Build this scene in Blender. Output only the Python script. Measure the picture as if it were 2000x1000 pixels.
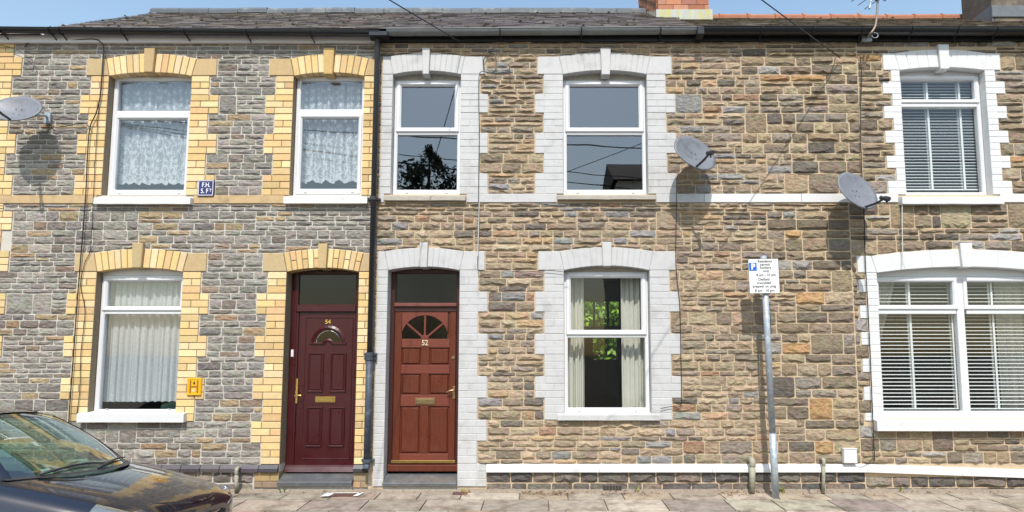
import bpy, math, random
from mathutils import Vector, Matrix, noise
R = math.radians
random.seed(7)
sc = bpy.context.scene
for o in list(bpy.data.objects):
    bpy.data.objects.remove(o)
COL = sc.collection

# ------------------------------------------------------------------ camera
F_PX, CX, CY, TILT, DIST, EYE = 1150.0, 1050.0, 590.0, R(5.13), 7.2, 1.62
cam_data = bpy.data.cameras.new('camera')
cam = bpy.data.objects.new('camera', cam_data)
COL.objects.link(cam)
cam.location = (0, -DIST, EYE)
cam.rotation_euler = (R(90) + TILT, 0, 0)
cam_data.sensor_width = 36.0
cam_data.lens = F_PX / 2000 * 36.0
cam_data.shift_x = -(CX - 1000) / 2000
cam_data.shift_y = (CY - 500) / 2000
cam_data.clip_start = 0.05
cam_data.clip_end = 3000
sc.camera = cam

# ------------------------------------------------------------------ sky, sun, exposure
SUN_EL, SUN_AZ = R(54), R(3)
world = bpy.data.worlds.new('World')
sc.world = world
world.use_nodes = True
nt = world.node_tree
bg = nt.nodes['Background']
skyn = nt.nodes.new('ShaderNodeTexSky')
skyn.sky_type = 'NISHITA'
skyn.sun_disc = False
skyn.sun_elevation = SUN_EL
skyn.sun_rotation = R(180)
skyn.air_density = 1.8
skyn.dust_density = 1.3
skyn.ozone_density = 2.2
nt.links.new(skyn.outputs[0], bg.inputs[0])
bg.inputs[1].default_value = 0.15
sun_data = bpy.data.lights.new('sun', 'SUN')
sun_data.energy = 3.25
sun_data.angle = R(0.5)
sun_data.color = (1.0, 0.955, 0.885)
sun = bpy.data.objects.new('sun', sun_data)
COL.objects.link(sun)
sun_dir = Vector((math.sin(SUN_AZ) * math.cos(SUN_EL), math.cos(SUN_AZ) * math.cos(SUN_EL), -math.sin(SUN_EL)))
sun.rotation_euler = sun_dir.to_track_quat('-Z', 'Y').to_euler()
sun.location = (0, -20, 25)
sc.view_settings.view_transform = 'Standard'
sc.view_settings.look = 'None'
sc.view_settings.gamma = 1.0
sc.view_settings.use_curve_mapping = False
sc.view_settings.exposure = 0.46
sc.cycles.max_bounces = 8
sc.cycles.transparent_max_bounces = 16
sc.cycles.sample_clamp_indirect = 6.0

# ------------------------------------------------------------------ measuring: photograph pixel -> point on a vertical plane y = Y
def U(px, py, Y=0.0):
    a, b = (px - CX) / F_PX, (CY - py) / F_PX
    d = Vector((a, math.cos(TILT) - b * math.sin(TILT), math.sin(TILT) + b * math.cos(TILT)))
    s = (Y + DIST) / d.y
    return Vector((a * s, Y, EYE + d.z * s))
def UX(px, py, Y=0.0): return U(px, py, Y).x
def UZ(py, Y=0.0, px=1050): return U(px, py, Y).z

# ------------------------------------------------------------------ materials
MATS = {}
def mat(name, col=(.5, .5, .5), rough=.8, var=.15, vscale=6.0, bump=.2, bscale=40.0, bdist=.004, attr=False,
        metal=0.0, coat=0.0, col2=None, c2scale=2.0, c2lo=.5, c2hi=.65, spec=.5, stretch=None, facet=0.0, rvar=0.0):
    if name in MATS: return MATS[name]
    m = bpy.data.materials.new(name); m.use_nodes = True
    t = m.node_tree; N = t.nodes; L = t.links
    p = N['Principled BSDF']
    p.inputs['Roughness'].default_value = rough
    p.inputs['Metallic'].default_value = metal
    p.inputs['Coat Weight'].default_value = coat
    p.inputs['Coat Roughness'].default_value = .03
    p.inputs['Specular IOR Level'].default_value = spec
    g = N.new('ShaderNodeNewGeometry')
    src = g.outputs['Position']
    if stretch:
        mp = N.new('ShaderNodeMapping'); mp.inputs['Scale'].default_value = stretch
        L.new(src, mp.inputs[0]); src = mp.outputs[0]
    if attr:
        a = N.new('ShaderNodeAttribute'); a.attribute_name = 'Col'; base = a.outputs['Color']
    else:
        c = N.new('ShaderNodeRGB'); c.outputs[0].default_value = (*col, 1); base = c.outputs[0]
    if col2:
        n2 = N.new('ShaderNodeTexNoise'); n2.inputs['Scale'].default_value = c2scale; n2.inputs['Detail'].default_value = 6
        n2.inputs['Roughness'].default_value = .65
        L.new(src, n2.inputs['Vector'])
        rp = N.new('ShaderNodeValToRGB'); rp.color_ramp.elements[0].position = c2lo; rp.color_ramp.elements[1].position = c2hi
        L.new(n2.outputs['Fac'], rp.inputs[0])
        mx = N.new('ShaderNodeMix'); mx.data_type = 'RGBA'
        L.new(rp.outputs[0], mx.inputs[0]); L.new(base, mx.inputs[6]); mx.inputs[7].default_value = (*col2, 1)
        base = mx.outputs[2]
    if var > 0:
        n1 = N.new('ShaderNodeTexNoise'); n1.inputs['Scale'].default_value = vscale; n1.inputs['Detail'].default_value = 8
        n1.inputs['Roughness'].default_value = .7
        L.new(src, n1.inputs['Vector'])
        mr = N.new('ShaderNodeMapRange'); mr.inputs[1].default_value = .25; mr.inputs[2].default_value = .75
        mr.inputs[3].default_value = 1 - var; mr.inputs[4].default_value = 1 + var
        L.new(n1.outputs['Fac'], mr.inputs[0])
        hs = N.new('ShaderNodeVectorMath'); hs.operation = 'SCALE'
        L.new(base, hs.inputs[0]); L.new(mr.outputs[0], hs.inputs['Scale'])
        base = hs.outputs[0]
    L.new(base, p.inputs['Base Color'])
    if bump > 0:
        nb = N.new('ShaderNodeTexNoise'); nb.inputs['Scale'].default_value = bscale; nb.inputs['Detail'].default_value = 8
        nb.inputs['Roughness'].default_value = .65
        L.new(src, nb.inputs['Vector'])
        b = N.new('ShaderNodeBump'); b.inputs['Strength'].default_value = bump; b.inputs['Distance'].default_value = bdist
        hgt = nb.outputs['Fac']
        if facet:
            mp2 = N.new('ShaderNodeMapping'); mp2.inputs['Scale'].default_value = (16, 16, 30); L.new(g.outputs['Position'], mp2.inputs[0])
            ad = N.new('ShaderNodeVectorMath'); ad.operation = 'ADD'
            sc_ = N.new('ShaderNodeVectorMath'); sc_.operation = 'SCALE'; sc_.inputs['Scale'].default_value = .9
            L.new(nb.outputs['Color'], sc_.inputs[0]); L.new(mp2.outputs[0], ad.inputs[0]); L.new(sc_.outputs[0], ad.inputs[1])
            vo = N.new('ShaderNodeTexVoronoi'); vo.inputs['Scale'].default_value = 1.0; L.new(ad.outputs[0], vo.inputs['Vector'])
            mu = N.new('ShaderNodeMath'); mu.operation = 'MULTIPLY_ADD'; mu.inputs[1].default_value = facet
            L.new(vo.outputs['Distance'], mu.inputs[0]); L.new(nb.outputs['Fac'], mu.inputs[2]); hgt = mu.outputs[0]
        L.new(hgt, b.inputs['Height']); L.new(b.outputs[0], p.inputs['Normal'])
    if rvar:
        nr = N.new('ShaderNodeTexNoise'); nr.inputs['Scale'].default_value = 5; nr.inputs['Detail'].default_value = 8; nr.inputs['Roughness'].default_value = .7
        L.new(g.outputs['Position'], nr.inputs['Vector'])
        m3 = N.new('ShaderNodeMapRange'); m3.inputs[1].default_value = .3; m3.inputs[2].default_value = .7; m3.inputs[3].default_value = rough - rvar; m3.inputs[4].default_value = rough + rvar
        L.new(nr.outputs['Fac'], m3.inputs[0]); L.new(m3.outputs[0], p.inputs['Roughness'])
    MATS[name] = m
    return m

def glass_mat(name, refl=.22, tint=(.9, .95, .95), rough=0.0, wavy=.07):
    if name in MATS: return MATS[name]
    m = bpy.data.materials.new(name); m.use_nodes = True
    t = m.node_tree; N = t.nodes; L = t.links
    for n in list(N):
        if n.type != 'OUTPUT_MATERIAL': N.remove(n)
    out = [n for n in N if n.type == 'OUTPUT_MATERIAL'][0]
    tr = N.new('ShaderNodeBsdfTransparent'); tr.inputs[0].default_value = (*tint, 1)
    gl = N.new('ShaderNodeBsdfGlossy'); gl.inputs['Roughness'].default_value = rough; gl.inputs[0].default_value = (.95, .97, 1, 1)
    lw = N.new('ShaderNodeLayerWeight'); lw.inputs['Blend'].default_value = .35
    mr = N.new('ShaderNodeMapRange'); mr.inputs[3].default_value = refl; mr.inputs[4].default_value = .95
    pw = N.new('ShaderNodeMath'); pw.operation = 'POWER'; pw.inputs[1].default_value = 2.0
    L.new(lw.outputs['Facing'], pw.inputs[0]); L.new(pw.outputs[0], mr.inputs[0])
    ge = N.new('ShaderNodeNewGeometry'); nz = N.new('ShaderNodeTexNoise'); nz.inputs['Scale'].default_value = 2.2; nz.inputs['Detail'].default_value = 1
    L.new(ge.outputs['Position'], nz.inputs['Vector'])
    bp = N.new('ShaderNodeBump'); bp.inputs['Strength'].default_value = wavy; bp.inputs['Distance'].default_value = .01
    L.new(nz.outputs['Fac'], bp.inputs['Height']); L.new(bp.outputs[0], gl.inputs['Normal'])
    mx = N.new('ShaderNodeMixShader')
    L.new(mr.outputs[0], mx.inputs[0]); L.new(tr.outputs[0], mx.inputs[1]); L.new(gl.outputs[0], mx.inputs[2])
    L.new(mx.outputs[0], out.inputs[0])
    MATS[name] = m
    return m

def lace_mat(name, sheer=.56, motif=True):
    if name in MATS: return MATS[name]
    m = bpy.data.materials.new(name); m.use_nodes = True
    t = m.node_tree; N = t.nodes; L = t.links
    for n in list(N):
        if n.type != 'OUTPUT_MATERIAL': N.remove(n)
    out = [n for n in N if n.type == 'OUTPUT_MATERIAL'][0]
    tr = N.new('ShaderNodeBsdfTransparent')
    df = N.new('ShaderNodeBsdfDiffuse'); df.inputs[0].default_value = (.9, .9, .89, 1)
    tl = N.new('ShaderNodeBsdfTranslucent'); tl.inputs[0].default_value = (.75, .78, .82, 1)
    ms = N.new('ShaderNodeMixShader'); ms.inputs[0].default_value = .16
    L.new(df.outputs[0], ms.inputs[1]); L.new(tl.outputs[0], ms.inputs[2])
    at = N.new('ShaderNodeAttribute'); at.attribute_name = 'Col'      # R = distance up from hem, G = distance along cloth
    mx = N.new('ShaderNodeMixShader')
    L.new(tr.outputs[0], mx.inputs[1]); L.new(ms.outputs[0], mx.inputs[2]); L.new(mx.outputs[0], out.inputs[0])
    def M(op, a, b=None, c=None):
        n = N.new('ShaderNodeMath'); n.operation = op
        for i, v in enumerate((a, b, c)):
            if v is None: continue
            if isinstance(v, (int, float)): n.inputs[i].default_value = v
            else: L.new(v, n.inputs[i])
        return n.outputs[0]
    sep = N.new('ShaderNodeSeparateColor'); L.new(at.outputs['Color'], sep.inputs[0])
    hz, hx = sep.outputs[0], sep.outputs[1]
    cb = N.new('ShaderNodeCombineXYZ'); L.new(hx, cb.inputs[0]); L.new(hz, cb.inputs[1])
    ns = N.new('ShaderNodeTexNoise'); ns.inputs['Scale'].default_value = 30; L.new(cb.outputs[0], ns.inputs['Vector'])
    fac = M('ADD', M('MULTIPLY', ns.outputs['Fac'], .3), sheer - .15)
    if motif:
        def layer(scale, rad, amp, petals, lo=0.0):
            sv = N.new('ShaderNodeVectorMath'); sv.operation = 'SCALE'; sv.inputs['Scale'].default_value = scale
            L.new(cb.outputs[0], sv.inputs[0])
            v = N.new('ShaderNodeTexVoronoi'); v.voronoi_dimensions = '2D'; v.inputs['Scale'].default_value = 1; v.inputs['Randomness'].default_value = .55
            L.new(sv.outputs[0], v.inputs['Vector'])
            df_ = N.new('ShaderNodeVectorMath'); df_.operation = 'SUBTRACT'
            L.new(sv.outputs[0], df_.inputs[0]); L.new(v.outputs['Position'], df_.inputs[1])
            s2 = N.new('ShaderNodeSeparateXYZ'); L.new(df_.outputs[0], s2.inputs[0])
            ang = M('ARCTAN2', s2.outputs[1], s2.outputs[0])
            r_ = M('MULTIPLY', M('ADD', M('MULTIPLY', M('COSINE', M('MULTIPLY', ang, petals)), amp), 1.0), rad)
            return M('LESS_THAN', v.outputs['Distance'], r_)
        f1 = layer(10.0, .24, .5, 5.0)
        f2 = layer(24.0, .26, .5, 4.0)
        dense = M('LESS_THAN', hz, .26)
        vine = N.new('ShaderNodeTexWave'); vine.wave_type = 'BANDS'; vine.inputs['Scale'].default_value = 3.2
        vine.inputs['Distortion'].default_value = 9; vine.inputs['Detail'].default_value = 1.5; vine.inputs['Detail Scale'].default_value = 2.2
        L.new(cb.outputs[0], vine.inputs['Vector'])
        vl = M('MULTIPLY', M('GREATER_THAN', vine.outputs['Fac'], .93), M('LESS_THAN', hz, .6))
        mo = M('MAXIMUM', M('MAXIMUM', f1, M('MULTIPLY', f2, dense)), vl)
        hem = M('LESS_THAN', hz, .05)
        fac = M('MAXIMUM', M('MAXIMUM', fac, M('MULTIPLY', mo, .95)), M('MULTIPLY', hem, .8))
    fac = M('MINIMUM', fac, 1.0)
    L.new(fac, mx.inputs[0])
    MATS[name] = m
    return m

M_STONE = mat('stone_face', attr=True, rough=.92, var=.30, vscale=24, bump=.8, bscale=45, bdist=.016, spec=.2, facet=.8, col2=(.33, .24, .14), c2scale=9, c2lo=.62, c2hi=.82)
M_BRICK = mat('buff_brick', attr=True, rough=.88, var=.12, vscale=22, bump=.35, bscale=90, bdist=.003, spec=.2, col2=(.36, .25, .12), c2scale=7, c2lo=.66, c2hi=.8)
M_MORTAR_GREY = mat('grey_mortar', (.56, .52, .46), .95, .15, 14, .6, 80, .006, spec=.2)
M_MORTAR_SAND = mat('sandy_mortar', (.55, .43, .29), .95, .18, 10, .6, 80, .006, spec=.2)
M_WHITE = mat('white_masonry_paint', (.535, .53, .525), .65, .07, 7, .35, 45, .004, col2=(.41, .40, .385), c2scale=4.0, c2lo=.52, c2hi=.75)
M_WHITE2 = mat('bright_white_paint', (.69, .69, .685), .55, .05, 5, .3, 40, .005, col2=(.60, .585, .55), c2scale=5.0, c2lo=.56, c2hi=.75)
M_OLDWHITE = mat('weathered_white_paint', (.72, .71, .66), .7, .12, 12, .5, 50, .006, col2=(.35, .33, .26), c2scale=14, c2lo=.62, c2hi=.72)
M_UPVC = mat('white_plastic_frame', (.72, .72, .73), .28, .02, 3, 0)
M_CONC = mat('grey_concrete', (.42, .39, .33), .9, .2, 18, .5, 60, .005)
M_SANDSTONE = mat('dressed_sandstone', (.52, .37, .20), .9, .2, 9, .4, 60, .004, col2=(.28, .2, .12), c2scale=4, c2lo=.58, c2hi=.75)
M_SLATE = mat('roof_slate', attr=True, rough=.6, var=.25, vscale=12, bump=.4, bscale=40, bdist=.004, col2=(.10, .09, .04), c2scale=9, c2lo=.66, c2hi=.75)
M_STEP = mat('slate_step', (.09, .095, .10), .45, .3, 10, .35, 30, .004, col2=(.15, .14, .13), c2scale=6, c2lo=.5, c2hi=.7)
M_BLACKPL = mat('black_plastic', (.016, .017, .019), .3, .2, 6, .1, 20, .002)
M_GREYGUT = mat('grey_painted_gutter', (.19, .20, .20), .45, .25, 5, .15, 30, .003, col2=(.2, .2, .19), c2scale=4)
M_IRON = mat('old_cast_iron', (.05, .062, .085), .6, .35, 18, .4, 50, .004, col2=(.12, .145, .17), c2scale=12, c2lo=.52, c2hi=.7)
M_FASCIA_W = mat('white_fascia_board', (.72, .68, .66), .5, .08, 4, .1, 20, .003)
M_FASCIA_B = mat('black_fascia_board', (.014, .015, .017), .4, .2, 4, .1, 20, .003)
M_PINE = mat('dark_soffit', (.05, .04, .035), .9, .2, 4, .1)
M_MAROON = mat('maroon_door_plastic', (.050, .0055, .0075), .34, .2, 8, .15, 60, .002, stretch=(6, 6, .6), rvar=.12)
M_BROWND = mat('brown_door_wood', (.112, .023, .009), .36, .38, 9, .3, 50, .003, stretch=(7, 7, .7), rvar=.14)
M_BROWNF = mat('dark_brown_frame', (.045, .012, .01), .4, .25, 9, .2, 50, .002, stretch=(5, 5, .7))
M_BRASS = mat('polished_brass', (.72, .50, .16), .22, .15, 14, .05, 40, .001, metal=1.0)
M_DULLBRASS = mat('dull_brass', (.42, .30, .16), .38, .25, 14, .15, 40, .001, metal=1.0)
M_GLASS = glass_mat('window_glass', .13, (.80, .84, .86))
M_GLASS_UP = glass_mat('upstairs_window_glass', .18, (.5, .56, .6))
M_GLASS_LOW = glass_mat('clear_window_glass', .055, (.88, .91, .91))
M_GLASS_DARK = glass_mat('obscured_glass', .035, (.16, .18, .18), .12)
M_GLASS_CAR = glass_mat('car_windscreen_glass', .16, (.56, .78, .68), 0, 0.0)
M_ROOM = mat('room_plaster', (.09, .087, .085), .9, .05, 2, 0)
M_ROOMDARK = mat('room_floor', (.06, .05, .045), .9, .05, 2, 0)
M_LACE = lace_mat('lace_net')
M_NET = lace_mat('plain_net', .82, False)
M_CURTAIN = mat('cream_curtain', (.62, .60, .52), .9, .08, 8, .2, 200, .002)
M_BLIND = mat('blind_slat_white', (.85, .85, .84), .45, .02, 3, 0)
M_GALV = mat('galvanised_steel', (.36, .41, .46), .5, .2, 24, .15, 60, .002, metal=.25, col2=(.50, .54, .57), c2scale=26, c2lo=.48, c2hi=.62)
M_DISH = mat('dish_grey', (.17, .18, .205), .5, .1, 6, .05, 30, .001, col2=(.13, .135, .145), c2scale=8)
M_DARKPL = mat('dark_grey_plastic', (.035, .035, .04), .5, .15, 10, .05)
M_CABLE = mat('black_cable', (.012, .012, .012), .6, 0, 1, 0)
M_CABLEW = mat('pale_cable', (.6, .58, .54), .6, 0, 1, 0)
M_SIGNW = mat('sign_white_face', (.80, .80, .79), .45, .03, 8, 0)
M_SIGNBLUE = mat('sign_blue', (.01, .13, .62), .45, .03, 8, 0)
M_INK = mat('sign_black_ink', (.02, .02, .02), .6, 0, 1, 0)
M_ENAMEL = mat('blue_enamel', (.03, .028, .15), .25, .1, 20, 0)
M_ENAMELW = mat('white_enamel', (.78, .77, .78), .3, .03, 20, 0)
M_YELLOW = mat('yellow_plate', (.80, .42, .008), .45, .06, 20, .1)
M_FLAG = mat('flagstone', attr=True, rough=.85, var=.34, vscale=11, bump=.8, bscale=14, bdist=.012, spec=.25, col2=(.15, .12, .09), c2scale=3.4, c2lo=.48, c2hi=.70)
M_DIRT = mat('joint_dirt', (.13, .11, .08), .95, .3, 20, .6, 60, .01)
M_ASPHALT = mat('asphalt', (.055, .055, .058), .9, .25, 60, .7, 250, .006)
M_KERB = mat('kerb_granite', (.30, .28, .26), .8, .2, 40, .4, 90, .004)
M_RENDER = mat('pale_render', (.66, .61, .54), .9, .15, 3, .3, 40, .004)
M_TERRA = mat('terracotta_ridge', (.36, .15, .085), .8, .2, 12, .3, 50, .004)
M_REDBRICK = mat('red_brick', attr=True, rough=.85, var=.15, vscale=14, bump=.4, bscale=70, bdist=.004)
M_LEAD = mat('lead_flashing', (.42, .43, .40), .5, .2, 16, .3, 25, .006, col2=(.45, .42, .12), c2scale=8, c2lo=.48, c2hi=.62, stretch=(1.5, 1.5, .35))
M_LEAF = mat('leaf_green', attr=True, rough=.6, var=.2, vscale=5, bump=0)
M_BARK = mat('bark', (.10, .075, .055), .95, .3, 12, .6, 30, .01)
M_TYRE = mat('tyre_rubber', (.02, .02, .02), .85, .1, 10, .2)
M_ALLOY = mat('alloy_wheel', (.5, .5, .52), .3, .05, 10, 0, metal=1.0)
M_PAINT = mat('navy_car_paint', (.008, .010, .019), .2, .1, 60, 0, metal=.1, coat=1.0)
M_CHROME = mat('chrome', (.75, .76, .78), .08, 0, 1, 0, metal=1.0)
M_HEADL = mat('headlight_reflector', (.36, .37, .34), .12, .25, 14, 0, metal=.7, coat=1.0)
M_INTERIOR = mat('car_interior', (.05, .05, .05), .8, .15, 10, .2)
M_RUST = mat('brown_cover_plate', (.11, .055, .045), .8, .3, 30, .4)
M_BLUEBRICK = mat('blue_engineering_brick', attr=True, rough=.4, var=.2, vscale=20, bump=.3, bscale=60, bdist=.003)
M_OVERFLOW = mat('mossy_overflow_pipe', (.33, .31, .24), .7, .3, 20, .3, 40, .003, col2=(.13, .16, .10), c2scale=12)
M_DRYLEAF = mat('dry_leaf', attr=True, rough=.9, var=.2, vscale=10, bump=0)

# ------------------------------------------------------------------ mesh collecting
class MB:
    def __init__(s): s.v = []; s.f = []; s.c = []
    def add(s, vs, fs, col=(1, 1, 1)):
        n = len(s.v); s.v += [tuple(v) for v in vs]; s.f += [tuple(i + n for i in f) for f in fs]
        if isinstance(col, list): s.c += col
        else: s.c += [col] * len(vs)
        return s
    def merge(s, o): return s.add(o.v, o.f, list(o.c))
    def box(s, x0, x1, y0, y1, z0, z1, col=(1, 1, 1)):
        return s.add([(x0, y0, z0), (x1, y0, z0), (x1, y1, z0), (x0, y1, z0), (x0, y0, z1), (x1, y0, z1), (x1, y1, z1), (x0, y1, z1)],
                     [(0, 3, 2, 1), (4, 5, 6, 7), (0, 1, 5, 4), (1, 2, 6, 5), (2, 3, 7, 6), (3, 0, 4, 7)], col)
    def prism(s, poly, yf, yb, ch=.004, col=(1, 1, 1), back=False):
        """poly: (x,z) anticlockwise seen from the street; front at yf with a chamfer, sides back to yb"""
        n = len(poly)
        cx = sum(p[0] for p in poly) / n; cz = sum(p[1] for p in poly) / n
        inn = []
        for i in range(n):
            a, b, c = Vector(poly[i - 1]), Vector(poly[i]), Vector(poly[(i + 1) % n])
            d1 = (b - a); d2 = (c - b)
            d1 = d1.normalized() if d1.length else Vector((1, 0)); d2 = d2.normalized() if d2.length else Vector((1, 0))
            n1 = Vector((-d1.y, d1.x)); n2 = Vector((-d2.y, d2.x))
            k = n1 + n2
            k = k / max(.3, k.dot(n1)) if k.length > 1e-6 else n1
            inn.append((b.x + k.x * ch, b.y + k.y * ch))
        vs = [(x, yf, z) for x, z in inn] + [(x, yf + ch, z) for x, z in poly] + [(x, yb, z) for x, z in poly]
        fs = [tuple(range(n))]
        for i in range(n):
            j = (i + 1) % n
            fs.append((n + i, n + j, j, i)); fs.append((2 * n + i, 2 * n + j, n + j, n + i))
        if back: fs.append(tuple(range(3 * n - 1, 2 * n - 1, -1)))
        return s.add(vs, fs, col)
    def rect(s, x0, x1, z0, z1, yf, yb, ch=.004, col=(1, 1, 1), back=False):
        return s.prism([(x0, z0), (x1, z0), (x1, z1), (x0, z1)], yf, yb, ch, col, back)
    def ring(s, x0, x1, z0, z1, w, yf, yb, ch=.006, wb=None, wt=None):
        """a mitred frame: w wide all round (wb bottom, wt top), inner edge splayed"""
        wb = w if wb is None else wb; wt = w if wt is None else wt
        O = [(x0, z0), (x1, z0), (x1, z1), (x0, z1)]
        I = [(x0 + w, z0 + wb), (x1 - w, z0 + wb), (x1 - w, z1 - wt), (x0 + w, z1 - wt)]
        k = ch
        O2 = [(x0 + k, z0 + k), (x1 - k, z0 + k), (x1 - k, z1 - k), (x0 + k, z1 - k)]
        I2 = [(x0 + w - 2 * k, z0 + wb - 2 * k), (x1 - w + 2 * k, z0 + wb - 2 * k), (x1 - w + 2 * k, z1 - wt + 2 * k), (x0 + w - 2 * k, z1 - wt + 2 * k)]
        vs = [(x, yb, z) for x, z in O] + [(x, yf + k, z) for x, z in O] + [(x, yf, z) for x, z in O2] + [(x, yf, z) for x, z in I2] + \
             [(x, yf + 2 * k, z) for x, z in I] + [(x, yb, z) for x, z in I]
        fs = []
        for L_ in range(5):
            for i in range(4):
                j = (i + 1) % 4
                fs.append((4 * L_ + i, 4 * L_ + j, 4 * L_ + 4 + j, 4 * L_ + 4 + i))
        return s.add(vs, fs)
    def tube(s, pts, r, seg=8, col=(1, 1, 1), cap=True):
        pts = [Vector(p) for p in pts]
        rs = r if isinstance(r, (list, tuple)) else [r] * len(pts)
        vs = []; fs = []
        up = None
        for i, p in enumerate(pts):
            d = (pts[min(i + 1, len(pts) - 1)] - pts[max(i - 1, 0)])
            d = d.normalized() if d.length > 1e-9 else Vector((0, 0, 1))
            if up is None:
                up = Vector((0, 0, 1)) if abs(d.z) < .9 else Vector((1, 0, 0))
            a = d.cross(up); a = a.normalized() if a.length > 1e-6 else Vector((1, 0, 0))
            b = a.cross(d).normalized(); up = b
            for k in range(seg):
                t = 2 * math.pi * k / seg
                vs.append(p + (a * math.cos(t) + b * math.sin(t)) * rs[i])
        for i in range(len(pts) - 1):
            for k in range(seg):
                k2 = (k + 1) % seg
                fs.append((i * seg + k, i * seg + k2, (i + 1) * seg + k2, (i + 1) * seg + k))
        if cap:
            fs.append(tuple(range(seg - 1, -1, -1))); fs.append(tuple((len(pts) - 1) * seg + k for k in range(seg)))
        return s.add(vs, fs, col)
    def obox(s, c, ax, ay, az, hx, hy, hz, col=(1, 1, 1)):
        c = Vector(c); vs = []
        for sz in (-1, 1):
            for sx, sy in ((-1, -1), (1, -1), (1, 1), (-1, 1)):
                vs.append(c + Vector(ax) * hx * sx + Vector(ay) * hy * sy + Vector(az) * hz * sz)
        return s.add(vs, [(0, 3, 2, 1), (4, 5, 6, 7), (0, 1, 5, 4), (1, 2, 6, 5), (2, 3, 7, 6), (3, 0, 4, 7)], col)
    def build(s, name, m, parent=None, smooth=False, origin=None, subsurf=0):
        if origin is None:
            xs = [v[0] for v in s.v]; ys = [v[1] for v in s.v]; zs = [v[2] for v in s.v]
            origin = ((min(xs) + max(xs)) / 2, (min(ys) + max(ys)) / 2, min(zs))
        ox, oy, oz = origin
        me = bpy.data.meshes.new(name)
        me.from_pydata([(x - ox, y - oy, z - oz) for x, y, z in s.v], [], s.f)
        ca = me.color_attributes.new('Col', 'FLOAT_COLOR', 'POINT')
        flat = []
        for c in s.c: flat += [c[0], c[1], c[2], 1.0]
        ca.data.foreach_set('color', flat)
        if smooth: me.polygons.foreach_set('use_smooth', [True] * len(me.polygons))
        me.materials.append(m)
        o = bpy.data.objects.new(name, me); COL.objects.link(o)
        o.location = origin
        if parent is not None: attach(o, parent)
        if subsurf:
            md = o.modifiers.new('s', 'SUBSURF'); md.levels = subsurf; md.render_levels = subsurf
        return o
WORLD = {}
def attach(o, parent):
    """parent without moving (parents are only ever translated)"""
    p = Vector((0, 0, 0)); q = parent
    while q is not None:
        p += q.location if q.name not in WORLD else WORLD[q.name]
        if q.name in WORLD: break
        q = None if q.parent is None else q.parent
    o.parent = parent
    w = o.location.copy()
    WORLD[o.name] = w
    o.location = w - p
def tag(o, label=None, cat=None, group=None, kind=None):
    if label: o['label'] = label
    if cat: o['category'] = cat
    if group: o['group'] = group
    if kind: o['kind'] = kind
    return o
def thing(name, loc, label, cat, group=None):
    o = bpy.data.objects.new(name, None); COL.objects.link(o)
    o.location = loc; o.empty_display_size = .1
    WORLD[o.name] = Vector(loc)
    return tag(o, label, cat, group)
def hold(name, parent, loc):
    o = bpy.data.objects.new(name, None); COL.objects.link(o); o.location = loc; o.empty_display_size = .05
    attach(o, parent); return o
def spline(pts, n=6):
    P = [Vector(p) for p in pts]; out = []
    for i in range(len(P) - 1):
        p0 = P[max(i - 1, 0)]; p1 = P[i]; p2 = P[i + 1]; p3 = P[min(i + 2, len(P) - 1)]
        for k in range(n):
            t = k / n
            out.append(.5 * ((2 * p1) + (p2 - p0) * t + (2 * p0 - 5 * p1 + 4 * p2 - p3) * t * t + (3 * p1 - p0 - 3 * p2 + p3) * t ** 3))
    out.append(P[-1]); return out
def jit(c, a, b=None):
    k = 1 + random.uniform(-a, a); b = a * .35 if b is None else b
    return tuple(max(.005, x * k * (1 + random.uniform(-b, b))) for x in c)
def text_mb(body, size, align='CENTER', bold=0.0, ext=.0012, spacing=1.0):
    cu = bpy.data.curves.new('t', 'FONT'); cu.body = body; cu.size = size; cu.align_x = align; cu.align_y = 'CENTER'
    cu.extrude = ext; cu.offset = bold; cu.space_character = spacing; cu.resolution_u = 4
    ob = bpy.data.objects.new('t', cu); COL.objects.link(ob)
    dg = bpy.context.evaluated_depsgraph_get()
    me = bpy.data.meshes.new_from_object(ob.evaluated_get(dg))
    mb = MB().add([(v.co.x, -v.co.z, v.co.y) for v in me.vertices], [tuple(p.vertices) for p in me.polygons])
    bpy.data.objects.remove(ob); bpy.data.curves.remove(cu); bpy.data.meshes.remove(me)
    return mb
def moved(mb, d, sx=1.0, sz=1.0):
    r = MB(); r.v = [(x * sx + d[0], y + d[1], z * sz + d[2]) for x, y, z in mb.v]; r.f = mb.f; r.c = mb.c
    return r
def pieces(parent, name, mass_name, items, m, cap=300):
    """items: (area, MB). The largest become objects of their own, the rest one mesh."""
    items = sorted(items, key=lambda t: -t[0])
    for a, b in items[:cap]: b.build(name, m, parent)
    if len(items) > cap:
        rest = MB()
        for a, b in items[cap:]: rest.merge(b)
        tag(rest.build(mass_name, m, parent), kind='stuff')

# ================================================================== GROUND
PAVE_EDGE = -1.15
def pave_z(y): return 0.0 + (y) * .02          # falls a little to the kerb
def sheet(name, x0, x1, y0, y1, z, m, z1=None):
    z1 = z if z1 is None else z1
    o = MB().add([(x0, y0, z), (x1, y0, z), (x1, y1, z1), (x0, y1, z1)], [(0, 1, 2, 3)]).build(name, m)
    return tag(o, kind='structure')
tag(sheet('ground', -1500, 1500, -1500, 1500, -.32, M_DIRT), 'earth reaching to the horizon', kind='structure')
tag(sheet('road', -120, 120, -6.0, PAVE_EDGE - .13, -.165, M_ASPHALT), 'grey asphalt road between the kerbs', kind='structure')
tag(sheet('opposite_pavement', -120, 120, -9.0, -6.0, -.05, M_KERB), 'pavement across the road', kind='structure')
base = MB(); base.add([(-60, PAVE_EDGE, pave_z(PAVE_EDGE) - .022), (60, PAVE_EDGE, pave_z(PAVE_EDGE) - .022), (60, .02, -.018), (-60, .02, -.018)], [(0, 1, 2, 3)])
pavement = base.build('pavement', M_DIRT); tag(pavement, 'worn stone flag pavement in front of the houses', kind='structure')
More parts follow.
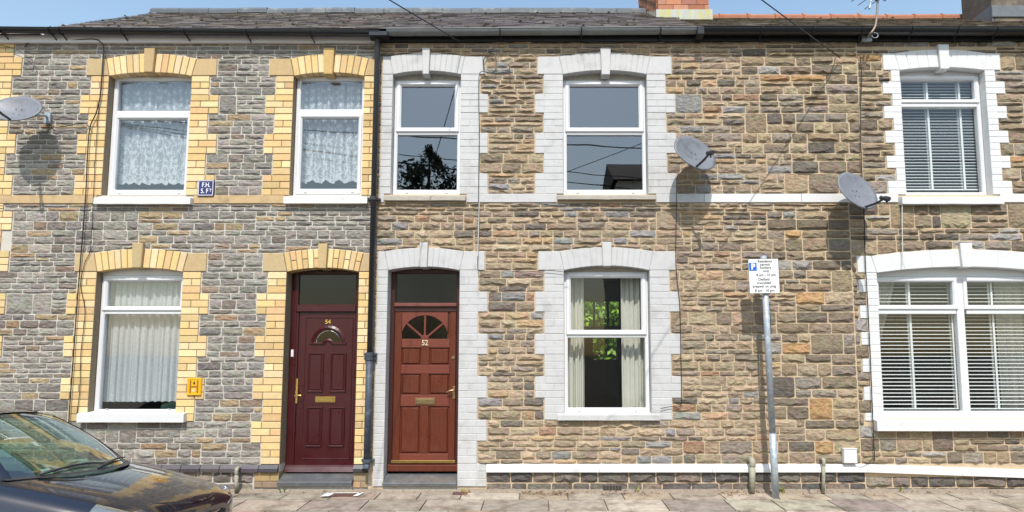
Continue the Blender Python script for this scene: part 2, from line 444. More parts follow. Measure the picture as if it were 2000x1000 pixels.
# kerb stones
kerb = MB()
x = -40.0
while x < 40:
    w = .9
    kerb.box(x + .004, x + w - .004, PAVE_EDGE - .13, PAVE_EDGE, -.3, pave_z(PAVE_EDGE) - .002); x += w
tag(kerb.build('kerb', M_KERB), 'granite kerb along the pavement', kind='structure')
# flagstones: each its own slab
FL = [(.37, .315, .255), (.33, .28, .23), (.41, .35, .285), (.30, .26, .22), (.36, .285, .21)]
def slab(x0, x1, y0, y1):
    g = .007
    n = 5; vs = []; fs = []
    xs = [x0 + g + (x1 - x0 - 2 * g) * i / n for i in range(n + 1)]
    tilt = random.uniform(-.004, .004)
    for j in range(4):
        yy = y0 + g + (y1 - y0 - 2 * g) * j / 3
        for i, xx in enumerate(xs):
            e = (i in (0, n)) or (j in (0, 3))
            zz = pave_z(yy) + tilt * (i / n - .5) + noise.noise(Vector((xx * 3, yy * 3, 4))) * .004 - (.004 if e else 0)
            vs.append((xx, yy, zz))
    W = n + 1
    for j in range(3):
        for i in range(n): fs.append((j * W + i, j * W + i + 1, (j + 1) * W + i + 1, (j + 1) * W + i))
    rim = [i for i in range(W)] + [W - 1 + W * j for j in range(1, 4)] + [3 * W + i for i in range(n - 1, -1, -1)] + [W * j for j in range(2, 0, -1)]
    b = len(vs)
    for i in rim: vs.append((vs[i][0], vs[i][1], vs[i][2] - .05))
    for k in range(len(rim)):
        k2 = (k + 1) % len(rim); fs.append((rim[k2], rim[k], b + k, b + k2))
    MB().add(vs, fs, jit(random.choice(FL), .13)).build('flagstone', M_FLAG, pavement)
row1 = [U(px, 962).x for px in (570, 660, 747, 825, 905, 1016, 1107, 1212, 1304, 1400, 1500, 1600, 1672, 1740, 1837, 1930)]
def extend(xs, lo=-8.2, hi=8.2, step=.6):
    xs = list(xs)
    while xs[0] > lo: xs.insert(0, xs[0] - step * random.uniform(.8, 1.25))
    while xs[-1] < hi: xs.append(xs[-1] + step * random.uniform(.8, 1.25))
    return xs
for (ya, yb, xs) in ((-.36, -.035, extend(row1)), (-.80, -.36, extend([-1.9, -1.25, -.6, .12, .75, 1.4])), (PAVE_EDGE, -.80, extend([.3]))):
    for a, b in zip(xs[:-1], xs[1:]):
        slab(a, b, ya, yb)
# little iron covers let into the flags
def cover(px0, px1, py, d, painted, label):
    c = U((px0 + px1) / 2, py); s = (EYE) / (EYE - c.z) if c.z < EYE else 1
    xm = c.x; y = -.30
    # point on the pavement seen at that pixel
    a, b = ((px0 + px1) / 2 - CX) / F_PX, (CY - py) / F_PX
    dv = Vector((a, math.cos(TILT) - b * math.sin(TILT), math.sin(TILT) + b * math.cos(TILT)))
    k = -EYE / dv.z; P = Vector((0, -DIST, EYE)) + dv * k
    w = (px1 - px0) / 2 / F_PX * (P.y + DIST)
    o = thing('stopcock_cover', (P.x, P.y, pave_z(P.y)), label, 'cover')
    z = pave_z(P.y)
    MB().box(P.x - w, P.x + w, P.y - d / 2, P.y + d / 2, z - .02, z + .010).build('lid', M_RUST, o)
    fr = MB()
    for (xa, xb, ya, yb) in ((-w - .012, -w - .001, -d / 2 - .012, d / 2 + .012), (w + .001, w + .012, -d / 2 - .012, d / 2 + .012), (-w, w, -d / 2 - .012, -d / 2 - .001), (-w, w, d / 2 + .001, d / 2 + .012)):
        fr.box(P.x + xa, P.x + xb, P.y + ya, P.y + yb, z - .02, z + .011)
    fr.build('frame', M_RUST, o)
    if painted:
        pm = MB()
        for (xa, xb, ya, yb) in ((-w - .10, -w - .014, -d / 2 - .05, d / 2 + .03), (w + .014, w + .06, -d / 2 - .04, d / 2 + .05), (-w - .06, w + .04, d / 2 + .014, d / 2 + .05)):
            pm.add([(P.x + xa - .01, P.y + ya, z + .0125), (P.x + xb, P.y + ya + .01, z + .0125), (P.x + xb + .02, P.y + yb, z + .0125), (P.x + xa + .01, P.y + yb, z + .0125)], [(0, 1, 2, 3)])
        pm.build('paint_mark', M_WHITE2, o)
cover(650, 692, 967, .10, True, 'small brown iron cover daubed round with white paint in the pavement')
cover(887, 910, 964, .08, False, 'small dark square cover in the pavement before the brown door')

# ================================================================== HOUSES
X_PARTY = UX(732, 480)          # between the yellow-brick house and the white-quoined house
X_PARTY2 = UX(1378, 480)
X_LEFT, X_RIGHT = UX(-60, 480), UX(2200, 480)
X_SEAM = UX(1503, 700)
H54 = thing('terraced_house', ((X_LEFT + X_PARTY) / 2, 0, 0), 'grey stone terraced house with yellow brick window surrounds and maroon door 54', 'house', 'houses of the terrace')
H52 = thing('terraced_house', ((X_PARTY + X_PARTY2) / 2, 0, 0), 'brown stone terraced house with pale painted surrounds and brown door 52', 'house', 'houses of the terrace')
H50 = thing('terraced_house', ((X_PARTY2 + X_RIGHT) / 2, 0, 0), 'brown stone terraced house with bright white surrounds and wide ground floor window', 'house', 'houses of the terrace')

class House: pass
def mk(root, x0, x1):
    h = House(); h.root = root; h.x0 = x0; h.x1 = x1; h.bricks = []; h.bed = MB(); h.holes = []; h.ex = []; h.stones = []; return h
A = mk(H54, X_LEFT, X_PARTY); B = mk(H52, X_PARTY, X_PARTY2); C = mk(H50, X_PARTY2, X_RIGHT)

def zl(ys): return [UZ(y) for y in ys]
BUFF = [(.72, .53, .27), (.75, .57, .31), (.68, .48, .23), (.72, .50, .23), (.77, .60, .34), (.62, .43, .21)]
WHITEC = [(1, 1, 1)]
YF = -.014      # face of the brickwork
def brick_rect(h, x0, x1, z0, z1, yb, j, cols, yf=YF):
    ch = .004
    b = MB().rect(x0 + j, x1 - j, z0 + j, z1 - j, yf + random.uniform(-.002, .002), yb, ch, jit(random.choice(cols), .10, .05))
    h.bricks.append(((x1 - x0) * (z1 - z0), b))
def quoin(h, inner, narrow, wide, zs, first, courses, yb, j, cols, bed_y, seen_from=None, onlyn=False):
    """zs descending heights; inner is the jamb edge; bricks stack outwards to narrow / wide alternately"""
    k = first
    for za, zb in zip(zs[:-1], zs[1:]):
        out = narrow if (k % 2 == 0 or onlyn) else wide
        lo, hi = min(inner, out), max(inner, out)
        h.ex.append((lo - .004, hi + .004, zb, za))
        s = 1 if out > inner else -1
        h.bed.rect(lo + .004, hi - .004, zb, za, bed_y, yb - .004, .001)
        w = abs(out - inner)
        ch = (za - zb) / courses
        for c in range(courses):
            z1 = za - c * ch; z0 = z1 - ch
            H, S = .118, .232
            if w < .17: cuts = [w]
            elif w < .29: cuts = [w] if (c + k) % 2 == 0 else [w * .5, w]
            else: cuts = [w * .36, w] if (c + k) % 2 == 0 else [w * .66, w]
            p = 0
            for q in cuts:
                a_, b_ = inner + s * p, inner + s * q
                brick_rect(h, min(a_, b_), max(a_, b_), z0, z1, yb if p == 0 else .02, j, cols)
                p = q
        k += 1
def parab(x, xl, xr, zs_, zc):
    xm = (xl + xr) / 2; hw = (xr - xl) / 2
    return zs_ + (zc - zs_) * (1 - ((x - xm) / hw) ** 2)
def arch(h, L, Rr, spring, crown, es, ec, skl, skr, yb, n, key, j, cols, bed_y, split=False, keycols=None, skcols=None):
    """segmental arch of n voussoirs each side of a keystone; skl, skr outer ends of the springer blocks"""
    e = .05 if abs(Rr - L) < 1.3 else .06
    kx0, kx1, ktop, kbot = key
    EL, ER = L - e, Rr + e
    zi = lambda x: parab(x, L, Rr, spring, crown)
    ze = lambda x: parab(x, EL, ER, es, ec)
    km = (kx0 + kx1) / 2; kw = (kx1 - kx0) / 2
    poly = []
    N = 12
    for i in range(N + 1): x = L + (Rr - L) * i / N; poly.append((x, zi(x) + .006))
    for i in range(N, -1, -1): x = EL + (ER - EL) * i / N; poly.append((x, ze(x) - .004))
    h.bed.prism(poly, bed_y, yb - .004, .0005)
    for side in (0, 1):
        a0, a1 = (L, km - kw * .8) if side == 0 else (km + kw * .8, Rr)
        b0, b1 = (EL, km - kw) if side == 0 else (km + kw, ER)
        for i in range(n):
            u0, u1 = i / n, (i + 1) / n
            xb0, xb1 = a0 + (a1 - a0) * u0 + j, a0 + (a1 - a0) * u1 - j
            xt0, xt1 = b0 + (b1 - b0) * u0 + j, b0 + (b1 - b0) * u1 - j
            quads = [((xb0, zi(xb0)), (xb1, zi(xb1)), (xt1, ze(xt1) - j), (xt0, ze(xt0) - j))]
            if split and i % 2 == 1:
                m0 = ((xb0 + xt0) / 2, (zi(xb0) + ze(xt0)) / 2); m1 = ((xb1 + xt1) / 2, (zi(xb1) + ze(xt1)) / 2)
                quads = [((xb0, zi(xb0)), (xb1, zi(xb1)), (m1[0], m1[1] - j), (m0[0], m0[1] - j)), ((m0[0], m0[1] + j), (m1[0], m1[1] + j), (xt1, ze(xt1) - j), (xt0, ze(xt0) - j))]
            for q in quads:
                h.bricks.append((.02, MB().prism(list(q), YF + random.uniform(-.002, .002), yb, .004, jit(random.choice(cols), .10, .05))))
    kc = keycols or cols
    h.bricks.append((.2, MB().prism([(km - kw * .8, kbot), (km + kw * .8, kbot), (kx1, ktop), (kx0, ktop)], YF - .035, yb - .02, .006, jit(random.choice(kc), .05))))
    sk = skcols or cols
    for out, inn, einn in ((skl, L, EL), (skr, Rr, ER)):
        if out < inn: p = [(out + j, spring + j), (inn - j, spring + j), (einn - j, es - j), (out + j, es - j)]
        else: p = [(inn + j, spring + j), (out - j, spring + j), (out - j, es - j), (einn + j, es - j)]
        h.bricks.append((.2, MB().prism(p, YF - .002, yb, .005, jit(random.choice(sk), .05))))
        h.bed.rect(min(out, inn) + .006, max(out, inn) - .006, spring, es - .004, bed_y, .02, .001)
    h.ex.append((min(skl, EL) - .004, max(skr, ER) + .004, spring, es + .002))
    h.arches = getattr(h, 'arches', []) + [(EL, ER, ze, es)]
    h.arches.append((kx0 - .008, kx1 + .008, lambda x: ktop, es))
    return zi

def xprof(mb, x0, x1, prof, col=(1, 1, 1)):
    n = len(prof)
    vs = [(x0, y, z) for y, z in prof] + [(x1, y, z) for y, z in prof]
    fs = [tuple(range(n - 1, -1, -1)), tuple(range(n, 2 * n))] + [(i, (i + 1) % n, n + (i + 1) % n, n + i) for i in range(n)]
    return mb.add(vs, fs, col)
def sill_mb(x0, x1, ztop, zbot, out=.07, back=.11):
    m = MB()
    prof = [(-out, zbot), (back, zbot), (back, ztop + .018), (-out + .004, ztop), (-out, ztop - .006)]
    # subdivided a little so the edge is not dead straight
    n = 8
    for i in range(n):
        xa, xb = x0 + (x1 - x0) * i / n, x0 + (x1 - x0) * (i + 1) / n
        vs = []
        for x in (xa, xb):
            d = noise.noise(Vector((x * 4, 1, 2))) * .003
            vs += [(x, y - d, z + d) for y, z in prof]
        q = len(prof)
        fs = [(k, (k + 1) % q, q + (k + 1) % q, q + k) for k in range(q)]
        if i == 0: fs.append(tuple(range(q - 1, -1, -1)))
        if i == n - 1: fs.append(tuple(range(q, 2 * q)))
        m.add(vs, fs)
    return m
def head_panel(L, Rr, z0, zi, y, m, parent, name='head_panel'):
    N = 10; poly = [(L - .02, z0), (Rr + .02, z0)]
    for i in range(N, -1, -1): x = L + (Rr - L) * i / N; poly.append((x, zi(x) + .02))
    MB().prism(poly, y, y + .05, .002).build(name, m, parent)

# ---- openings of house 54 --------------------------------------------------------------
J54, BED54 = .0045, -.006
M_BED = mat('brick_joint', (.24, .19, .13), .95, .2, 20, .3)
UPA = zl([149, 186, 223, 262, 301, 342, 382])
LOWA = zl([531, 573, 614, 656, 697, 738, 780, 823])
DOORA = zl([531, 573, 614, 656, 697, 738, 780, 823, 865, 907])
W1 = dict(L=UX(209, 230), R=UX(371, 230), sp=UZ(149), cr=UZ(142), zb=UZ(382))
quoin(A, W1['L'], UX(173, 242), UX(152, 281), UPA, 0, 3, .115, J54, BUFF, BED54)
quoin(A, W1['R'], UX(406, 242), UX(424, 281), UPA, 0, 3, .115, J54, BUFF, BED54)
W1['zi'] = arch(A, W1['L'], W1['R'], UZ(149), UZ(142), UZ(115), UZ(105), UX(170, 130), UX(425, 130), .115, 6, (UX(286, 100), UX(307, 100), UZ(97), UZ(144)), .005, BUFF, BED54, False, [(.50, .36, .19)], [(.52, .38, .21)])
W2 = dict(L=UX(571, 250), R=UX(709, 250), sp=UZ(149), cr=UZ(142), zb=UZ(382))
quoin(A, W2['L'], UX(536, 242), UX(516, 281), UPA, 0, 3, .115, J54, BUFF, BED54)
quoin(A, W2['R'], X_PARTY - .004, X_PARTY - .004, UPA, 0, 3, .115, J54, BUFF, BED54)
W2['zi'] = arch(A, W2['L'], W2['R'], UZ(149), UZ(142), UZ(115), UZ(105), UX(527, 130), X_PARTY - .004, .115, 5, (UX(634, 100), UX(655, 100), UZ(97), UZ(148)), .005, BUFF, BED54, False, [(.56, .38, .16)], [(.54, .38, .2)])
W3 = dict(L=UX(182, 660), R=UX(351, 660), sp=UZ(531), cr=UZ(523), zb=UZ(806))
quoin(A, W3['L'], UX(146, 635), UX(125, 677), LOWA, 0, 3, .115, J54, BUFF, BED54)
quoin(A, W3['R'], UX(389, 635), UX(404, 677), LOWA, 0, 3, .115, J54, BUFF, BED54)
W3['zi'] = arch(A, W3['L'], W3['R'], UZ(531), UZ(523), UZ(494), UZ(486), UX(147, 512), UX(405, 512), .115, 6, (UX(263, 480), UX(284, 480), UZ(476), UZ(524)), .005, BUFF, BED54, False, [(.48, .36, .2)], [(.52, .38, .21)])
D54 = dict(L=UX(555, 690), R=UX(697, 690), sp=UZ(531), cr=UZ(523), zb=UZ(945))
quoin(A, D54['L'], UX(520, 635), UX(498, 677), DOORA, 0, 3, .22, J54, BUFF, BED54)
quoin(A, D54['R'], X_PARTY - .004, X_PARTY - .004, DOORA, 0, 3, .22, J54, BUFF, BED54)
D54['zi'] = arch(A, D54['L'], D54['R'], UZ(531), UZ(523), UZ(494), UZ(486), UX(514, 512), X_PARTY - .004, .22, 6, (UX(624, 480), UX(642, 480), UZ(477), UZ(525)), .005, BUFF, BED54, True, [(.52, .38, .2)], [(.5, .37, .21)])
# quoins of the party line at the far left, above and below the band
XQ = UX(-22, 300)
quoin(A, XQ, UX(24, 166), UX(44, 130), zl([86, 112, 149, 186, 223, 262, 301, 342, 382]), 0, 3, .03, J54, BUFF, BED54)
quoin(A, XQ, UX(3, 470), UX(25, 430), zl([398, 413, 450, 490, 531, 573, 614, 656, 697, 738, 780, 823, 865, 907]), 0, 3, .03, J54, BUFF, BED54)
# ---- openings of house 52 ---------------------------------------------------------------
J52, BED52 = .002, -.0095
UPB = zl([146, 184, 221, 260, 300, 339, 379])
LOWB = zl([528, 570, 609, 652, 692, 735, 777, 820])
DOORB = zl([528, 570, 609, 652, 692, 735, 777, 820, 861, 905])
PL = X_PARTY + .045
W4 = dict(L=UX(766, 250), R=UX(899, 250), sp=UZ(146), cr=UZ(139), zb=UZ(380))
quoin(B, W4['L'], PL, PL, UPB, 0, 3, .115, J52, WHITEC, BED52)
quoin(B, W4['R'], UX(937, 250), UX(953, 280), UPB, 0, 3, .115, J52, WHITEC, BED52)
W4['zi'] = arch(B, W4['L'], W4['R'], UZ(146), UZ(139), UZ(111), UZ(104), PL, UX(949, 128), .115, 6, (UX(826, 100), UX(841, 100), UZ(97), UZ(148)), .002, WHITEC, BED52)
W5 = dict(L=UX(1100, 250), R=UX(1264, 250), sp=UZ(146), cr=UZ(138), zb=UZ(380))
quoin(B, W5['L'], UX(1062, 250), UX(1045, 280), UPB, 0, 3, .115, J52, WHITEC, BED52)
quoin(B, W5['R'], UX(1301, 240), UX(1320, 280), UPB, 0, 3, .115, J52, WHITEC, BED52)
W5['zi'] = arch(B, W5['L'], W5['R'], UZ(146), UZ(138), UZ(111), UZ(103), UX(1050, 128), UX(1311, 128), .115, 7, (UX(1172, 100), UX(1192, 100), UZ(97), UZ(149)), .002, WHITEC, BED52)
W6 = dict(L=UX(1102, 650), R=UX(1270, 650), sp=UZ(528), cr=UZ(519), zb=UZ(809))
quoin(B, W6['L'], UX(1063, 635), UX(1045, 670), LOWB, 0, 3, .115, J52, WHITEC, BED52)
quoin(B, W6['R'], UX(1309, 630), UX(1329, 670), LOWB, 0, 3, .115, J52, WHITEC, BED52)
W6['zi'] = arch(B, W6['L'], W6['R'], UZ(528), UZ(519), UZ(491), UZ(483), UX(1051, 510), UX(1320, 510), .115, 7, (UX(1175, 480), UX(1194, 480), UZ(474), UZ(521)), .002, WHITEC, BED52)
D52 = dict(L=UX(755, 690), R=UX(896, 690), sp=UZ(528), cr=UZ(521), zb=UZ(945))
quoin(B, D52['L'], PL, PL, DOORB + [UZ(950)], 0, 3, .22, J52, WHITEC, BED52)
quoin(B, D52['R'], UX(934, 630), UX(952, 670), DOORB + [UZ(950)], 0, 3, .22, J52, WHITEC, BED52)
D52['zi'] = arch(B, D52['L'], D52['R'], UZ(528), UZ(521), UZ(491), UZ(484), PL, UX(947, 510), .22, 6, (UX(821, 480), UX(837, 480), UZ(475), UZ(523)), .002, WHITEC, BED52)
# ---- openings of the right-hand house ---------------------------------------------------
UPC = zl([138, 160, 184, 208, 232, 256, 280, 305, 329, 354, 380])
LOWC = zl([533, 546, 571, 597, 622, 649, 674, 701, 727, 755, 782, 807, 822])
W7 = dict(L=UX(1763, 260), R=UX(1930, 260), sp=UZ(138), cr=UZ(132), zb=UZ(381))
quoin(C, W7['L'], UX(1743, 220), UX(1727, 245), UPC, 0, 2, .13, J52, WHITEC, BED52)
quoin(C, W7['R'], UX(1948, 225), UX(1967, 245), UPC, 0, 2, .13, J52, WHITEC, BED52)
W7['zi'] = arch(C, W7['L'], W7['R'], UZ(138), UZ(132), UZ(105), UZ(97), UX(1723, 120), UX(1952, 120), .13, 4, (UX(1828, 95), UX(1849, 95), UZ(90), UZ(138)), .002, WHITEC, BED52)
W8 = dict(L=UX(1718, 660), R=UX(2062, 660), sp=UZ(535), cr=UZ(521), zb=UZ(818))
quoin(C, W8['L'], UX(1697, 670), UX(1680, 640), LOWC, 0, 2, .13, J52, WHITEC, BED52)
quoin(C, W8['R'], UX(2085, 670), UX(2104, 640), LOWC, 0, 2, .13, J52, WHITEC, BED52)
W8['zi'] = arch(C, W8['L'], W8['R'], UZ(533), UZ(521), UZ(500), UZ(487), UX(1673, 512), UX(2108, 512), .13, 3, (UX(1870, 480), UX(1894, 480), UZ(476), UZ(523)), .002, WHITEC, BED52)

# ---- bands, sills, plinths -----------------------------------------------------------------
def band(h, x0, x1, za, zb, yf, m, name, cuts=6):
    n = max(1, int((x1 - x0) / .9))
    for i in range(n):
        a, b = x0 + (x1 - x0) * i / n, x0 + (x1 - x0) * (i + 1) / n
        MB().rect(a + .0015, b - .0015, zb + .001, za - .001, yf + random.uniform(-.001, .001), .02, .004).build(name, m, h.root)
    h.ex.append((x0 - .02, x1 + .02, zb, za))
def sillpx(h, px0, px1, y0, y1, m, out=.07):
    x0, x1 = UX(px0, y1, -out), UX(px1, y1, -out); zt, zb = UZ(y0, -out), UZ(y1, -out)
    sill_mb(x0, x1, zt, zb, out).build('sill', m, h.root)
    return x0, x1
zA, zA2 = UZ(382), UZ(398)
s1 = sillpx(A, 182, 371, 386, 398, M_OLDWHITE); s2 = sillpx(A, 553, 717, 384, 397, M_OLDWHITE)
s3 = sillpx(A, 149, 358, 808, 825, M_WHITE2, .08)
band(A, X_LEFT, s1[0] - .006, zA, zA2, -.016, M_SANDSTONE, 'band_stone'); band(A, s1[1] + .006, s2[0] - .006, zA, zA2, -.016, M_SANDSTONE, 'band_stone')
band(A, s2[1] + .006, X_PARTY - .006, zA, zA2, -.016, M_SANDSTONE, 'band_stone')
A.ex.append((X_LEFT, X_PARTY, zA2, zA))
zB, zB2 = UZ(379), UZ(396)
s4 = sillpx(B, 749, 909, 382, 391, M_CONC, .06); s5 = sillpx(B, 1089, 1282, 381, 389, M_CONC, .06); s6 = sillpx(B, 1089, 1290, 810, 821, M_WHITE, .06)
band(B, s4[1] + .006, s5[0] - .006, zB, zB2, -.018, M_WHITE, 'band_stone'); band(B, s5[1] + .006, X_PARTY2, zB, zB2, -.018, M_WHITE, 'band_stone')
MB().rect(X_PARTY + .05, s4[0] - .006, zB2, zB, -.016, .02).build('band_stone', M_WHITE, H52)
B.ex.append((X_PARTY, X_PARTY2, zB2, zB))
s7 = sillpx(C, 1763, 1962, 384, 398, M_WHITE2, .08); s8 = sillpx(C, 1714, 2110, 822, 842, M_WHITE2, .09)
band(C, X_PARTY2, s7[0] - .006, zB, zB2, -.018, M_WHITE2, 'band_stone'); band(C, s7[1] + .006, X_RIGHT, zB, zB2, -.018, M_WHITE2, 'band_stone')
C.ex.append((X_PARTY2, X_RIGHT, zB2, zB))
# plinth of 54: chamfered blue bricks over stone; not across the door
zpt, zpm = UZ(907), UZ(922)
BLUE = [(.075, .065, .075), (.09, .075, .08), (.06, .055, .065)]
x = X_LEFT
while x < X_PARTY - .05:
    w = .232
    x1_ = min(x + w, X_PARTY - .004)
    if not (x1_ > D54['L'] and x < D54['R']):
        a, b = x + .004, x1_ - .004
        m_ = MB(); xprof(m_, a, b, [(-.045, zpm + .004), (.02, zpm + .004), (.02, zpt - .003), (-.018, zpt - .003), (-.045, zpt - .045)], jit(random.choice(BLUE), .15))
        m_.build('plinth_brick', M_BLUEBRICK, H54)
    x = x1_ if x1_ < D54['L'] - .23 or x > D54['L'] else (D54['R'] if x1_ > D54['L'] - .02 else (x1_ if D54['L'] - x1_ < 0 else x1_))
    if D54['L'] - .05 < x < D54['R']: x = D54['R']
A.ex.append((X_LEFT, X_PARTY, zpm, zpt))
# bricks at the foot of the yellow door jambs
for (a, b) in ((D54['L'] - .30, D54['L']), (D54['R'], X_PARTY - .004)):
    quoin(A, b if a < D54['L'] else a, a if a < D54['L'] else b, a if a < D54['L'] else b, [zpm, UZ(940), UZ(953)], 0, 1, .22, J54, [(.42, .29, .15), (.3, .22, .15)], BED54)
# white moulded plinth band of 52 and of its neighbour
def plinth(h, x0, x1, za, zb, m, slope=0.0):
    n = max(1, int((x1 - x0) / 1.1))
    for i in range(n):
        a, b = x0 + (x1 - x0) * i / n + .0015, x0 + (x1 - x0) * (i + 1) / n - .0015
        d0, d1 = (a - x0) * slope, (b - x0) * slope
        pr = [(-.05, zb), (.02, zb), (.02, za), (-.02, za), (-.05, za - .05)]
        vs = [(a, y, z - d0) for y, z in pr] + [(b, y, z - d1) for y, z in pr]
        MB().add(vs, [(4, 3, 2, 1, 0), (5, 6, 7, 8, 9)] + [(k, (k + 1) % 5, 5 + (k + 1) % 5, 5 + k) for k in range(5)]).build('plinth_moulding', m, h.root)
    h.ex.append((x0 - .02, x1 + .02, zb - abs(slope) * 2, za))
zq, zq2 = UZ(906), UZ(921)
plinth(B, UX(950, 913), X_PARTY2, zq, zq2, M_WHITE2)
B.ex.append((X_PARTY, X_PARTY2, zq2, zq))
plinth(C, X_PARTY2, UX(1690, 913), zq, zq2, M_WHITE2); plinth(C, UX(1690, 913), X_RIGHT, zq, zq2, M_WHITE2, .035)

# ---- masonry: courses of split stone --------------------------------------------------------
def stone(x0, x1, zb, zt, B_, col, tw, edge=.003):
    """zb, zt: functions of x; rock-faced block, proud by about B_"""
    w = x1 - x0; hgt = zt((x0 + x1) / 2) - zb((x0 + x1) / 2)
    nx = 3 if w < .13 else (4 if w < .22 else (5 if w < .34 else 6))
    rows = [0, .26, .66, 1] if hgt < .12 else [0, .16, .42, .7, 1]
    nz = len(rows) - 1
    seed = random.uniform(0, 900)
    vs = []; cs = []
    flat = random.random() < .18
    off = random.uniform(.55, 1.1) * B_
    for j, r_ in enumerate(rows):
        for i in range(nx + 1):
            u = i / nx
            xe = x0 + w * u
            if 0 < i < nx: xe += random.uniform(-.25, .25) * w / nx
            z0_, z1_ = zb(xe), zt(xe)
            rr = r_
            border = i in (0, nx) or j in (0, nz)
            if 0 < j < nz: rr += random.uniform(-.13, .13)
            else: rr += random.uniform(-1, 1) * .0025 / max(.03, z1_ - z0_)
            if i in (0, nx): xe += random.uniform(-.003, .003)
            if (i in (0, nx)) and (j in (0, nz)):
                xe += (.006 if i == 0 else -.006) * random.random(); rr += (.05 if j == 0 else -.05) * random.random()
            if border: y = -edge - random.random() * .003
            else:
                n_ = noise.noise(Vector((xe * 9 + seed, rr * 2.1 + seed, seed)))
                prof = 1.0 if j == 1 else (.85 if j == 2 else .5)
                y = -(off * prof * (1 + (.35 if flat else 1.0) * n_) + (.0 if flat else random.uniform(-.25, .25) * B_))
                y = min(y, -edge - .001)
            vs.append((xe, y, z0_ + (z1_ - z0_) * rr)); cs.append(tuple(c * random.uniform(.93, 1.07) for c in col))
    fs = []; W = nx + 1
    for j in range(nz):
        for i in range(nx):
            q = (j * W + i, j * W + i + 1, (j + 1) * W + i + 1, (j + 1) * W + i)
            if random.random() < .5: fs += [(q[0], q[1], q[2]), (q[0], q[2], q[3])]
            else: fs += [(q[0], q[1], q[3]), (q[1], q[2], q[3])]
    rim = [i for i in range(W)] + [j * W + nx for j in range(1, nz + 1)] + [nz * W + i for i in range(nx - 1, -1, -1)] + [j * W for j in range(nz - 1, 0, -1)]
    b = len(vs)
    for i in rim: vs.append((vs[i][0], .012, vs[i][2])); cs.append(cs[i])
    for k in range(len(rim)):
        k2 = (k + 1) % len(rim); fs.append((rim[k2], rim[k], b + k, b + k2))
    return MB().add(vs, fs, cs)

GREY = [((0.277, 0.253, 0.220), 5.00), ((0.240, 0.222, 0.196), 5.00), ((0.319, 0.293, 0.254), 4.00), ((0.256, 0.233, 0.206), 4.00), ((0.212, 0.180, 0.152), 2.00), ((0.311, 0.215, 0.134), 0.48), ((0.353, 0.265, 0.166), 1.60), ((0.191, 0.171, 0.155), 1.20), ((0.262, 0.193, 0.145), 1.00)]
BROWN = [((0.349, 0.266, 0.181), 5.00), ((0.304, 0.234, 0.165), 5.00), ((0.395, 0.308, 0.216), 4.00), ((0.249, 0.198, 0.147), 3.00), ((0.284, 0.228, 0.182), 3.00), ((0.415, 0.290, 0.177), 1.08), ((0.334, 0.211, 0.138), 0.60), ((0.254, 0.241, 0.232), 1.50), ((0.176, 0.148, 0.123), 1.20)]
UMBER = [((0.286, 0.218, 0.146), 5.00), ((0.239, 0.186, 0.132), 5.00), ((0.333, 0.256, 0.166), 4.00), ((0.192, 0.154, 0.115), 4.00), ((0.253, 0.213, 0.173), 3.00), ((0.399, 0.245, 0.123), 0.54), ((0.317, 0.295, 0.267), 1.20), ((0.146, 0.123, 0.102), 1.50), ((0.383, 0.306, 0.207), 2.00)]
DARKST = [((0.172, 0.144, 0.122), 4), ((0.129, 0.113, 0.103), 4), ((0.230, 0.187, 0.151), 3), ((0.108, 0.098, 0.095), 2), ((0.287, 0.237, 0.186), 1.5)]
def pick(pal):
    t = random.uniform(0, sum(w for _, w in pal))
    for c, w in pal:
        t -= w
        if t <= 0: return c
    return pal[0][0]
def free(spans, ex, z0, z1):
    for (a, b, c, d) in ex:
        if min(d, z1) - max(c, z0) < .012: continue
        out = []
        for (p, q) in spans:
            if b <= p or a >= q: out.append((p, q)); continue
            if a > p: out.append((p, a))
            if b < q: out.append((b, q))
        spans = out
    return [(p, q) for p, q in spans if q - p > .035]
def zbfun(arches, z0, j):
    def f(x):
        z = z0 + j
        for (a, b, ze, es) in arches:
            if a <= x <= b and es <= z0 + .006: z = max(z, ze(x) + .008)
        return z
    return f
